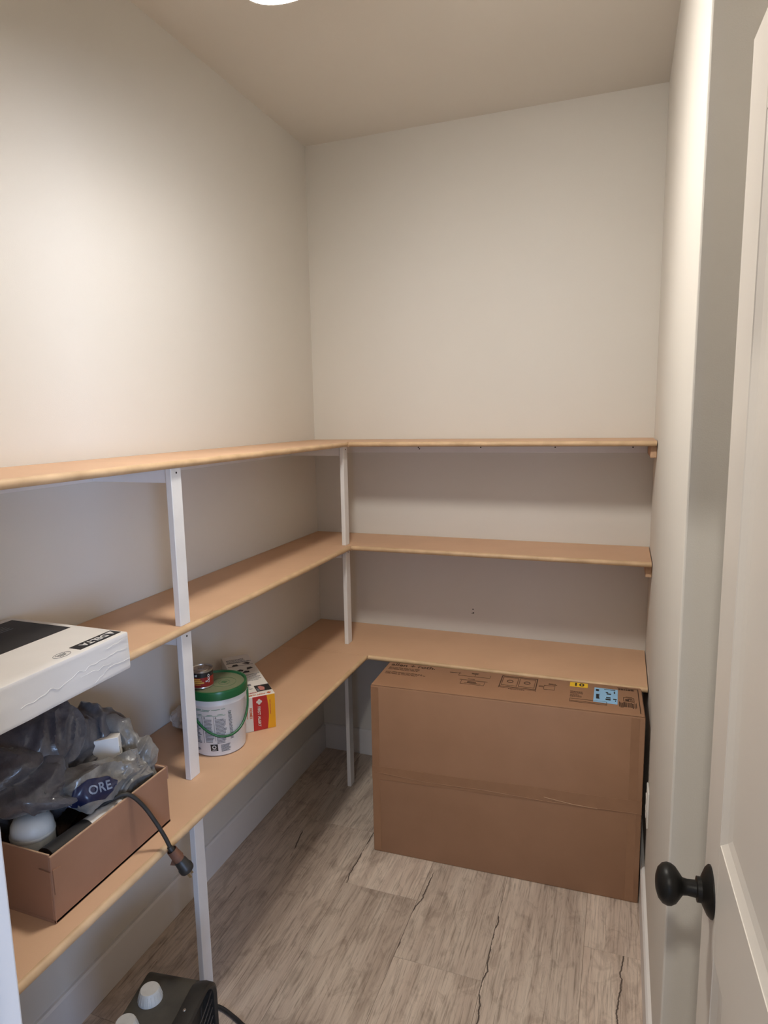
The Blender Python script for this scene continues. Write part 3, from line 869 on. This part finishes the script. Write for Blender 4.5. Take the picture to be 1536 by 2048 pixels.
# ------------------------------------------------------------------ red, white and amber carton
def make_alarm_box():
    # local: x across the printed end (left -> right for the viewer), y away from the viewer, z up
    A = Vector((0.2745, -1.0985)); B = Vector((0.342, -1.032))
    wd = (B - A).length
    yaw = math.atan2(B.y - A.y, B.x - A.x)
    L, h = 0.372, 0.111
    t = thing('alarm_carton', 'long white carton with red and amber end lying behind the bucket', 'box', (A.x, A.y, Z3 + 0.0003), yaw)
    body = obj('box_body', box_bm((0, 0, 0), (wd, L, h), 0.0012, 1), 'carton_top', t)
    w1, w2 = wd * 0.26, wd * 0.72
    obj('end_print', box_bm((0.001, -0.0005, 0.001), (w1, 0.0003, h - 0.0015)), 'carton_top', body)
    # red field with a bowed right edge
    poly = [(w1, -0.0006, 0.001)] + [(w2 + 0.005 * math.sin(math.pi * k / 10), -0.0006, 0.001 + (h - 0.0025) * k / 10) for k in range(11)] + [(w1, -0.0006, h - 0.0015)]
    rp = obj('end_print', prism_bm(poly, (0, 0.0008, 0)), 'red', body)
    obj('end_print', box_bm((w2 - 0.004, -0.0004, 0.001), (wd - 0.0008, 0.0003, h - 0.0015)), 'amber', body)
    obj('side_print', box_bm((-0.0006, 0.002, 0.001), (0.0002, 0.16, h - 0.0015)), 'red', body)
    def end_text(s, size, x, z, mat, bold=0.0, par=body):
        tb = text_bm(s, size, 0.0002, bold, 'LEFT')
        # letters run downwards: tops point to the viewer's right
        xf(tb, Matrix.Translation((x, -0.0010, z)) @ Matrix.Rotation(R(90), 4, 'X') @ Matrix.Rotation(R(-90), 4, 'Z'))
        obj('lettering', tb, mat, par)
    end_text('FIRST ALERT', 0.0118, w1 + (w2 - w1) * 0.42, h * 0.70, 'carton_top', 0.0002, rp)
    end_text('HOME1', 0.0110, w1 * 0.72, h * 0.70, 'orange_print', 0.0003)
    obj('fine_print', xf(bars_bm(text_lines(0, 0, 0.055, 1, 0.004, 0.0018, 3)), Matrix.Translation((w1 * 0.28, -0.0009, h * 0.78)) @ Matrix.Rotation(R(90), 4, 'X') @ Matrix.Rotation(R(-90), 4, 'Z')), 'orange_print', body)
    obj('fine_print', xf(bars_bm(text_lines(0, 0, 0.060, 1, 0.004, 0.0024, 8)), Matrix.Translation((w2 + 0.009, -0.0009, h * 0.84)) @ Matrix.Rotation(R(90), 4, 'X') @ Matrix.Rotation(R(-90), 4, 'Z')), 'orange_print', body)
    def emblem(cx, cz, s, place, mat, par):
        bm = bmesh.new()
        for dx, dz in ((s, 0), (-s, 0), (0, s), (0, -s)):
            xf_ = lathe_bm([(s * 0.85, -0.0002), (s * 0.85, 0.0002)], 14)
            for v in xf_.verts: v.co += Vector((dx, dz, 0))
            me = bpy.data.meshes.new('tmp'); xf_.to_mesh(me); xf_.free(); bm.from_mesh(me); bpy.data.meshes.remove(me)
        o = obj('emblem', xf(bm, place), mat, par)
        bm = tube_bm([(0.75 * s * math.cos(a), 0.75 * s * math.sin(a), 0.0005) for a in [2 * math.pi * k / 16 for k in range(16)]], s * 0.14, 4, None, True)
        return o, bm
    P = Matrix.Translation((w1 + (w2 - w1) * 0.46, -0.0009, h * 0.83)) @ Matrix.Rotation(R(90), 4, 'X')
    o, ringbm = emblem(0, 0, 0.0048, P, 'carton_top', rp)
    # top print (upside-down towards the viewer)
    zt = h + 0.0006
    T = Matrix.Translation((0, 0, zt))
    def top(bm): return xf(bm, T)
    tb = text_bm('FIRST ALERT', 0.0105, 0.0002, 0.0002, 'LEFT')
    obj('lettering', xf(tb, Matrix.Translation((wd * 0.70, 0.010, zt)) @ Matrix.Rotation(R(180), 4, 'Z')), 'orange_print', body)
    P2 = Matrix.Translation((wd * 0.83, 0.011, zt))
    o, ringbm2 = emblem(0, 0, 0.0036, P2, 'orange_print', body)
    ringbm.free(); ringbm2.free()
    tb = text_bm('HOME1', 0.0085, 0.0002, 0.0002, 'LEFT')
    obj('lettering', xf(tb, Matrix.Translation((wd * 0.50, 0.028, zt)) @ Matrix.Rotation(R(180), 4, 'Z')), 'red', body)
    ph = obj('photo_print', top(box_bm((wd * 0.50, 0.030, -0.0003), (wd * 0.985, 0.078, 0.0002))), 'panel_black', body)
    obj('photo_figure', xf(prism_bm([(wd * 0.62, 0.036, 0), (wd * 0.76, 0.036, 0), (wd * 0.80, 0.055, 0), (wd * 0.70, 0.072, 0), (wd * 0.60, 0.066, 0)], (0, 0, 0.0004)), Matrix.Translation((0, 0, zt + 0.0001))), 'skin_print', ph)
    obj('photo_figure', xf(prism_bm([(wd * 0.52, 0.034, 0), (wd * 0.60, 0.034, 0), (wd * 0.60, 0.05, 0), (wd * 0.52, 0.055, 0)], (0, 0, 0.0004)), Matrix.Translation((0, 0, zt + 0.0001))), 'grey_print', ph)
    it = text_lines(wd * 0.06, 0.088, wd * 0.36, 1, 0.006, 0.008, 41, True) + [(wd * 0.30, 0.086, wd * 0.14, 0.012)]
    for k in range(6):
        it += text_lines(wd * 0.42, 0.170 - 0.009 * k, wd * 0.50, 1, 0.006, 0.0020, 50 + k)
    for k in range(3):
        it += text_lines(wd * 0.08, 0.078 - 0.010 * k, wd * 0.34, 1, 0.006, 0.0018, 60 + k)
    it += [(wd * 0.05, 0.120, wd * 0.28, 0.0015), (wd * 0.05, 0.178, wd * 0.9, 0.0015), (wd * 0.05, 0.300, wd * 0.9, 0.0016), (wd * 0.05, 0.268, wd * 0.9, 0.0012)]
    it += text_lines(wd * 0.10, 0.33, wd * 0.8, 4, 0.009, 0.0022, 71)
    obj('fine_print', top(bars_bm(it)), 'grey_print', body)
    bm = bmesh.new()
    for cx, cy, a in ((0.28, 0.275, 0.4), (0.72, 0.285, -0.5), (0.35, 0.225, -0.3), (0.70, 0.232, 0.6), (0.52, 0.205, 0.1), (0.16, 0.205, 0.5)):
        p = [Vector((-0.012, -0.004, 0)), Vector((0.012, -0.009, 0)), Vector((0.014, 0.004, 0)), Vector((0.002, 0.010, 0))]
        q = Matrix.Translation((wd * cx, cy, zt)) @ Matrix.Rotation(a, 4, 'Z')
        prism_bm([q @ v for v in p], (0, 0, 0.0004), bm)
    obj('drawing', bm, 'panel_black', body)
    return t
make_alarm_box()

# ------------------------------------------------------------------ crumpled scrap behind the post
def crumple_bm(rx, ry, rz, seed, amp, sub=4, freq=2.2):
    bm = bmesh.new()
    bmesh.ops.create_icosphere(bm, subdivisions=sub, radius=1.0)
    for v in bm.verts:
        d = v.co.normalized()
        q = d * freq + Vector((seed * 3.1, seed * 1.7, seed))
        k = 1 + amp * (1.0 - 2.2 * abs(noise.noise(q))) + amp * 0.5 * (0.5 - abs(noise.noise(q * 2.3)))
        v.co = Vector((d.x * rx, d.y * ry, d.z * rz)) * k
    return bm
o = obj('paper_scrap', xf(crumple_bm(0.030, 0.036, 0.028, 5, 0.28, 4, 2.0), Matrix.Translation((0.070, -1.122, Z3 + 0.031))), 'crumple', None, 25)
tag(o, 'crumpled pale paper scrap on the lowest shelf behind the front white post', 'paper')
zmin = min(v.co.z for v in o.data.vertices)
o.location.z = Z3 - zmin + 0.0003

# ------------------------------------------------------------------ open cardboard tray
TX0, TX1, TY0, TY1, TRH = 0.052, 0.338, -1.868, -1.533, 0.138
def make_tray():
    t = thing('cardboard_tray', 'open brown cardboard box full of plastic bags on the lowest left shelf', 'box', (0, 0, Z3))
    wt = 0.005
    body = obj('tray_bottom', box_bm((TX0, TY0, 0.0003), (TX1, TY1, 0.006)), 'cardboard_dark', t)
    def wall(lo, hi, name='tray_wall'):
        o = obj(name, box_bm(lo, hi, 0.0012, 1), 'cardboard_dark', t)
        return o
    def rim(parent, lo, hi): obj('cut_edge', box_bm(lo, hi, 0.0004, 1), 'cut_edge', parent)
    w = wall((TX1 - wt, TY0, 0.0003), (TX1, TY1, TRH)); rim(w, (TX1 - wt + 0.0005, TY0 + 0.001, TRH - 0.0004), (TX1 - 0.0005, TY1 - 0.001, TRH + 0.0008))
    w = wall((TX0, TY0, 0.0003), (TX0 + wt, TY1, TRH)); rim(w, (TX0 + 0.0005, TY0 + 0.001, TRH - 0.0004), (TX0 + wt - 0.0005, TY1 - 0.001, TRH + 0.0008))
    w = wall((TX0 + wt, TY0 + 0.0005, 0.0003), (TX1 - wt, TY0 + wt, TRH + 0.003)); rim(w, (TX0 + wt, TY0 + 0.001, TRH + 0.0024), (TX1 - wt, TY0 + wt - 0.0005, TRH + 0.0038))
    w = wall((TX0 + wt, TY1 - wt, 0.0003), (TX1 - wt, TY1 - 0.0005, TRH + 0.002)); rim(w, (TX0 + wt, TY1 - wt + 0.0005, TRH + 0.0014), (TX1 - wt, TY1 - 0.001, TRH + 0.0028))
    # rolled lip folded over the right end and a torn corner flap
    obj('folded_lip', box_bm((TX0 + 0.02, TY1 - 0.0005, TRH - 0.030), (TX1 + 0.001, TY1 + 0.0035, TRH + 0.0025), 0.0015, 1), 'cardboard_dark', t)
    obj('corner_flap', prism_bm([(TX1 + 0.0003, TY0 + 0.002, 0.112), (TX1 + 0.0003, TY0 + 0.020, 0.108), (TX1 + 0.0003, TY0 + 0.015, 0.070), (TX1 + 0.0003, TY0 + 0.003, 0.060)], (0.0018, 0.0, 0)), 'cardboard_dark', t)
    obj('corner_flap', prism_bm([(TX1 - 0.002, TY0 - 0.0022, 0.108), (TX1 - 0.030, TY0 - 0.0022, 0.110), (TX1 - 0.026, TY0 - 0.0022, 0.060), (TX1 - 0.003, TY0 - 0.0022, 0.030)], (0, 0.0024, 0)), 'cardboard_dark', t)
    return t
make_tray()

# plastic bags: voxel-merged lobes, then folds pushed into the film
def blob_mesh(lobes, voxel, seed, amp, freq, keep):
    bm = bmesh.new()
    for c, r, rot in lobes:
        m4 = Matrix.Translation(c) @ Matrix.Rotation(rot[2], 4, 'Z') @ Matrix.Rotation(rot[1], 4, 'Y') @ Matrix.Rotation(rot[0], 4, 'X') @ Matrix.Diagonal((*r, 1))
        bmesh.ops.create_icosphere(bm, subdivisions=4, radius=1.0, matrix=m4)
    me = bpy.data.meshes.new('tmp'); bm.to_mesh(me); bm.free()
    o = bpy.data.objects.new('tmp', me); COL.objects.link(o)
    md = o.modifiers.new('r', 'REMESH'); md.mode = 'VOXEL'; md.voxel_size = voxel
    sm = o.modifiers.new('s', 'SMOOTH'); sm.factor = 0.5; sm.iterations = 4
    dg = bpy.context.evaluated_depsgraph_get()
    out = bpy.data.meshes.new_from_object(o.evaluated_get(dg))
    bpy.data.objects.remove(o); bpy.data.meshes.remove(me)
    sd = Vector((seed * 2.3, seed * 5.1, seed * 0.7))
    nrm = [v.normal.copy() for v in out.vertices]
    for v, n in zip(out.vertices, nrm):
        q = v.co * freq + sd
        q = q + 0.5 * Vector((noise.noise(q * 0.6), noise.noise(q * 0.6 + Vector((9, 1, 4))), noise.noise(q * 0.6 + Vector((2, 7, 5)))))
        w = Vector((noise.noise(q * 0.5 + Vector((3, 3, 3))), noise.noise(q * 0.5 + Vector((8, 1, 5))), noise.noise(q * 0.5 + Vector((1, 9, 2)))))
        q1 = q + 0.9 * w
        q1 = Vector((q1.x, q1.y * 0.6 + q1.x * 0.5, q1.z * 1.2))
        q2 = Vector((q1.x * 2.4 + q1.z, q1.y * 1.7, q1.z * 2.1 - q1.y))
        rg = lambda u: max(0.0, 1.0 - 2.6 * abs(noise.noise(u)))
        k = 0.95 * rg(q1) ** 1.6 + 0.32 * rg(q2) ** 1.6 + 0.08 * rg(q2 * 2.3) ** 2 + 0.9 * noise.noise(q * 0.8) - 0.45
        v.co += n * (amp * k)
        v.co.x = max(v.co.x, TX0 + 0.007)
        if v.co.z < Z3 + TRH + 0.004:
            v.co.x = min(v.co.x, TX1 - 0.007); v.co.y = min(max(v.co.y, TY0 + 0.007), TY1 - 0.007)
        v.co.z = max(v.co.z, Z3 + 0.008)
    # collapse to crisp irregular facets, the way thin film folds
    o = bpy.data.objects.new('tmp', out); COL.objects.link(o)
    md = o.modifiers.new('d', 'DECIMATE'); md.ratio = keep
    dg = bpy.context.evaluated_depsgraph_get()
    out2 = bpy.data.meshes.new_from_object(o.evaluated_get(dg))
    bpy.data.objects.remove(o); bpy.data.meshes.remove(out)
    return out2
Zt = Z3
me = blob_mesh([((0.140, -1.690, Zt + 0.205), (0.078, 0.150, 0.108), (0.1, 0, 0)),
                ((0.150, -1.800, Zt + 0.225), (0.075, 0.070, 0.062), (0, 0, 0)),
                ((0.130, -1.590, Zt + 0.185), (0.065, 0.090, 0.090), (0, 0, 0)),
                ((0.125, -1.660, Zt + 0.095), (0.055, 0.110, 0.080), (0, 0, 0)),
                ((0.220, -1.795, Zt + 0.212), (0.085, 0.062, 0.030), (0.1, 0.35, 0.2)),
                ((0.190, -1.750, Zt + 0.205), (0.050, 0.045, 0.045), (0, 0, 0)),
                ((0.120, -1.740, Zt + 0.280), (0.055, 0.095, 0.042), (0, 0, 0)),
                ((0.150, -1.560, Zt + 0.205), (0.070, 0.065, 0.070), (0, 0, 0)),
                ], 0.0036, 3, 0.026, 9, 0.16)
bag = link_mesh('plastic_bag', me, 'bag', None, 50)
tag(bag, 'blue-grey plastic shopping bag heaped over the open cardboard box', 'bag')

me = blob_mesh([((0.280, -1.685, Zt + 0.172), (0.042, 0.085, 0.044), (-0.25, 0, 0.05)),
                ((0.285, -1.620, Zt + 0.140), (0.044, 0.050, 0.056), (0.3, 0, 0)),
                ((0.285, -1.588, Zt + 0.135), (0.043, 0.034, 0.066), (0.3, 0, 0)),
                ((0.215, -1.556, Zt + 0.185), (0.075, 0.034, 0.062), (0.0, 0.35, 0.1)),
                ((0.260, -1.548, Zt + 0.150), (0.048, 0.034, 0.070), (0.0, 0, 0.2)),
                ], 0.0030, 8, 0.016, 14, 0.20)
bag2 = link_mesh('plastic_bag', me, 'bag_light', None, 50)
tag(bag2, 'rolled grey plastic bag with dark blue print beside the cord in the open box', 'bag')

# printed patch on the rolled bag: laid on its surface by projection along the surface
def drape(bm, target, origin, ux, uy, n, lift):
    """drop a flat sheet (x, y in metres) onto the target mesh along -n"""
    from mathutils.bvhtree import BVHTree
    tb = bmesh.new(); tb.from_mesh(target.data)
    tree = BVHTree.FromBMesh(tb); tb.free()
    for v in bm.verts:
        p = origin + ux * v.co.x + uy * v.co.y + n * 0.12
        hit, nn, _, _ = tree.ray_cast(p, -n)
        if hit is None: hit = origin + ux * v.co.x + uy * v.co.y
        v.co = hit + n * (lift + v.co.z)
    return bm
n_ = Vector((0.72, -0.30, 0.62)).normalized()
ux_ = Vector((0.16, 0.96, -0.20)); ux_ = (ux_ - n_ * ux_.dot(n_)).normalized()
uy_ = n_.cross(ux_)
org = Vector((0.300, -1.712, Zt + 0.175))
sh = bmesh.new()
pts = [(-0.060, -0.010), (-0.040, -0.020), (0.012, -0.024), (0.036, -0.012), (0.046, 0.002), (0.026, 0.018), (-0.02, 0.022), (-0.05, 0.012)]
sv = [sh.verts.new((x, y, 0)) for x, y in pts]
sh.faces.new(sv)
bmesh.ops.triangulate(sh, faces=sh.faces[:])
bmesh.ops.subdivide_edges(sh, edges=sh.edges[:], cuts=7, use_grid_fill=True)
patch = obj('printed_patch', drape(sh, bag2, org, ux_, uy_, n_, 0.0022), 'blue_ink', bag2, 180)
tb = text_bm('ORE', 0.026, 0.0, 0.0006, 'LEFT', 1.1)
bmesh.ops.triangulate(tb, faces=tb.faces[:])
bmesh.ops.subdivide_edges(tb, edges=[e for e in tb.edges if e.calc_length() > 0.004], cuts=2)
for v in tb.verts: v.co.x -= 0.024; v.co.y -= 0.002
obj('lettering', drape(tb, bag2, org, ux_, uy_, n_, 0.0034), 'ice_ink', patch)
n2 = Vector((0.75, 0.05, 0.62)).normalized()
ux2 = Vector((0, 1, 0)); ux2 = (ux2 - n2 * ux2.dot(n2)).normalized(); uy2 = n2.cross(ux2)
sb = bars_bm(text_lines(0, 0, 0.009, 9, 0.0058, 0.0034, 90, False), 0.0002)
obj('fine_print', drape(sb, bag2, Vector((0.29, -1.598, Zt + 0.205)), ux2, uy2, n2, 0.001), 'grey_print', bag2)

# small white carton stuck in the bags
def make_small_carton():
    t = thing('small_carton', 'small plain white carton poking out between the plastic bags in the open box', 'box', (0.268, -1.600, Zt + 0.182))
    t.rotation_euler = (R(-6), R(-4), R(34))
    b = obj('carton_body', box_bm((-0.092, 0.0, -0.030), (0.0, 0.044, 0.052), 0.001, 1), 'white_carton', t)
    obj('tuck_slot', box_bm((-0.0004, 0.0015, 0.014), (0.0005, 0.0035, 0.030)), 'black_print', b)
    obj('tuck_slot', box_bm((-0.0004, 0.029, 0.020), (0.0005, 0.0305, 0.028)), 'rust_tag', b)
    return t
make_small_carton()

# pale rounded tub and a caulking tube lying behind the tray's front wall
def make_tub():
    t = thing('white_tub', 'pale rounded plastic tub standing inside the near end of the open box', 'tub', (0.225, -1.806, Zt + 0.0065))
    bm = lathe_bm([(0, 0), (0.036, 0), (0.040, 0.004), (0.041, 0.125), (0.039, 0.142), (0.032, 0.155), (0.018, 0.162), (0, 0.163)], 40)
    obj('tub_body', bm, 'cool_white', t, 40)
    obj('tub_ridge', lathe_bm([(0.0412, 0.118), (0.0422, 0.120), (0.0422, 0.124), (0.0412, 0.126)], 40, cap=False), 'cool_white', t, 40)
    return t
make_tub()
def make_tube():
    a = Vector((0.306, -1.848, Zt + 0.113)); b = Vector((0.306, -1.640, Zt + 0.105))
    t = thing('caulking_tube', 'black and white sealant tube lying along the near wall of the open box', 'tube', a)
    t.rotation_euler = (b - a).to_track_quat('Z', 'X').to_euler()
    L = (b - a).length
    r = 0.0240
    obj('tube_body', lathe_bm([(0, 0.006), (r - 0.002, 0.006), (r - 0.002, 0.0), (r, 0.0), (r, L), (r - 0.004, L + 0.004), (0, L + 0.004)], 40), 'white_plastic', t, 40)
    obj('label_band', lathe_bm([(r + 0.0005, -0.0006), (r + 0.0005, 0.100)], 40, cap=False), 'panel_black', t, 60)
    obj('end_disc', lathe_bm([(r + 0.0003, -0.0008), (r + 0.0003, 0.0002)], 40), 'panel_black', t, 60)
    obj('nozzle', lathe_bm([(0.008, L + 0.003), (0.007, L + 0.012), (0.004, L + 0.030), (0, L + 0.030)], 16), 'white_plastic', t, 40)
    rad = lambda z: r
    bm = bmesh.new()
    for k in range(3):
        bars_bm([(-0.004 + 0.009 * k, 0.106 + 0.0065 * j, 0.0016 if k != 1 else 0.005, 0.0042) for j in range(11 - 2 * k)], 0.0003, bm)
    ang = math.atan2(0.9, 0.45)
    for v in bm.verts:
        A = v.co.x / r
        rr = r + 0.0004 + v.co.z
        v.co = Vector((rr * math.cos(A), rr * math.sin(A), v.co.y))
    inv = t.rotation_euler.to_matrix().inverted()
    d = inv @ Vector((0.75, -0.1, 0.65))
    xf(bm, Matrix.Rotation(math.atan2(d.y, d.x), 4, 'Z'))
    obj('fine_print', bm, 'grey_print', t)
    return t
make_tube()

# cord with plug hanging over the tray's wall
def make_cord():
    t = thing('power_cord', 'dark power cord with two-prong plug hanging over the wall of the open box', 'cord', (0, 0, 0))
    pts = smooth_path([(0.292, -1.700, Z3 + 0.128), (0.315, -1.680, Z3 + 0.141), (0.337, -1.660, Z3 + 0.1440), (0.356, -1.640, 0.758), (0.376, -1.628, 0.716), (0.395, -1.622, 0.678), (0.406, -1.619, 0.650)], 6)
    obj('cable', tube_bm(pts, 0.0046, 12), 'cord', t, 60)
    p0 = Vector((0.406, -1.619, 0.650)); d = Vector((0.040, 0.032, -0.096)).normalized()
    q = d.to_track_quat('Z', 'Y').to_matrix().to_4x4()
    def at(s): return Matrix.Translation(p0 + d * s) @ q
    obj('strain_relief', xf(lathe_bm([(0.0055, -0.006), (0.0075, 0.004), (0.0085, 0.020), (0.0105, 0.040)], 20), at(0)), 'black_plastic', t, 40)
    # brown tag wrapped round the cord, one corner standing off
    bm = lathe_bm([(0.0115, 0.004), (0.0125, 0.034)], 12, cap=False)
    bmesh.ops.solidify(bm, geom=bm.faces[:], thickness=0.001)
    tg = obj('cord_tag', xf(bm, at(0)), 'rust_tag', t, 30)
    obj('tag_corner', xf(prism_bm([(0.0, 0.010, 0.006), (-0.006, -0.020, 0.030), (0.004, -0.014, 0.046), (0.008, 0.010, 0.034)], (0.002, 0.001, 0)), at(0)), 'rust_tag', tg)
    obj('plug_body', xf(lathe_bm([(0.010, 0.034), (0.0135, 0.040), (0.0145, 0.054), (0.0165, 0.058), (0.0165, 0.066), (0.0150, 0.069), (0.010, 0.070)], 28), at(0)), 'black_plastic', t, 35)
    for sx in (-1, 1):
        obj('prong', xf(box_bm((sx * 0.0063 - 0.0008, -0.0032, 0.069), (sx * 0.0063 + 0.0008, 0.0032, 0.086), 0.0004, 1), at(0) @ Matrix.Rotation(R(20), 4, 'Z')), 'brass', t)
    return t
make_cord()

# ------------------------------------------------------------------ heater on the floor by the front post
def make_heater():
    HZ = 0.34
    t = thing('space_heater', 'dusty black space heater with two pale dials standing on the floor near the front post', 'heater', (0.396, -1.722, 0.0), R(11))
    # local: x towards the room (grille side), y along the shelf, z up
    hw, dep = 0.115, 0.135
    def rrect(x, w0, w1, z0, z1, r, n=6):
        pts = []
        for cx, cz, a in ((w1 - r, z1 - r, 0), (w0 + r, z1 - r, 90), (w0 + r, z0 + r, 180), (w1 - r, z0 + r, 270)):
            for k in range(n + 1):
                A = R(a + 90 * k / n)
                pts.append(Vector((x, cx + r * math.cos(A), cz + r * math.sin(A))))
        return pts
    def loft(rings, cap0=True, cap1=True):
        bm = bmesh.new()
        vs = [[bm.verts.new(p) for p in r] for r in rings]
        for a, b in zip(vs, vs[1:]):
            n = len(a)
            for k in range(n):
                bm.faces.new((a[k], a[(k + 1) % n], b[(k + 1) % n], b[k]))
        if cap0: bm.faces.new(vs[0])
        if cap1: bm.faces.new(list(reversed(vs[-1])))
        bmesh.ops.recalc_face_normals(bm, faces=bm.faces[:])
        return bm
    body = obj('heater_body', loft([rrect(-0.050, -hw + 0.012, hw - 0.012, 0.022, HZ - 0.014, 0.03), rrect(-0.044, -hw + 0.003, hw - 0.003, 0.014, HZ - 0.004, 0.03), rrect(0.075, -hw, hw, 0.012, HZ - 0.002, 0.05)]), 'heater_dust', t, 30)
    # hood: rounded ring round the grille
    hood = obj('grille_hood', loft([rrect(0.073, -hw - 0.001, hw + 0.001, 0.010, HZ - 0.001, 0.056), rrect(0.092, -hw - 0.004, hw + 0.004, 0.008, HZ + 0.003, 0.060), rrect(0.1085, -hw - 0.003, hw + 0.003, 0.010, HZ + 0.001, 0.058),
                                    rrect(0.1115, -hw + 0.003, hw - 0.003, 0.014, HZ - 0.006, 0.052), rrect(0.106, -hw + 0.009, hw - 0.009, 0.022, HZ - 0.014, 0.045), rrect(0.080, -hw + 0.012, hw - 0.012, 0.026, HZ - 0.018, 0.042)], False, True), 'heater', t, 35)
    for k in range(13):
        z = 0.046 + k * (HZ - 0.085) / 12
        pts = [(0.104 + 0.008 * math.cos(math.pi * (u - 0.5)), (-hw + 0.016) + (2 * hw - 0.032) * u, z - 0.006 * math.sin(math.pi * u)) for u in [i / 10 for i in range(11)]]
        obj('grille_wire', tube_bm(pts, 0.0014, 6), 'wire', hood, 60)
    for y in (-0.05, 0.0, 0.05):
        obj('grille_brace', tube_bm([(0.102, y, 0.036), (0.102, y, HZ - 0.03)], 0.0012, 6), 'wire', hood, 60)
    for dx_, y in ((-0.014, -0.052), (-0.004, 0.028)):
        dl = obj('dial', lathe_bm([(0.0265, 0.0), (0.026, 0.004), (0.0205, 0.023), (0.019, 0.025), (0, 0.0255)], 40), 'dial', t, 40, (dx_, y, HZ - 0.003))
        bm = bmesh.new()
        for k in range(20):
            a = 2 * math.pi * k / 20
            tube_bm([(0.0261 * math.cos(a), 0.0261 * math.sin(a), 0.003), (0.0211 * math.cos(a), 0.0211 * math.sin(a), 0.021)], 0.0008, 5, bm)
        obj('dial_ribs', bm, 'dial', dl, 60)
    obj('top_screw', lathe_bm([(0.004, 0), (0.003, 0.002), (0, 0.0025)], 12), 'steel', t, 40, (0.086, 0.008, HZ + 0.001))
    for sx in (-0.035, 0.08):
        for sy in (-hw + 0.02, hw - 0.02):
            obj('foot', lathe_bm([(0.010, 0.0), (0.011, 0.014)], 16), 'black_plastic', t, 40, (sx, sy, 0.0))
    cab = smooth_path([(-0.046, 0.060, 0.030), (-0.085, 0.120, 0.010), (-0.098, 0.210, 0.0060), (-0.082, 0.300, 0.0060), (-0.047, 0.343, 0.0060), (-0.015, 0.338, 0.0060), (0.016, 0.331, 0.0060), (0.046, 0.317, 0.0060), (0.083, 0.296, 0.0060), (0.118, 0.268, 0.0060), (0.20, 0.15, 0.0060), (0.32, 0.0, 0.0060), (0.42, -0.2, 0.0060)], 8)
    obj('cable', tube_bm(cab, 0.0055, 10), 'black_plastic', t, 60)
    return t
make_heater()
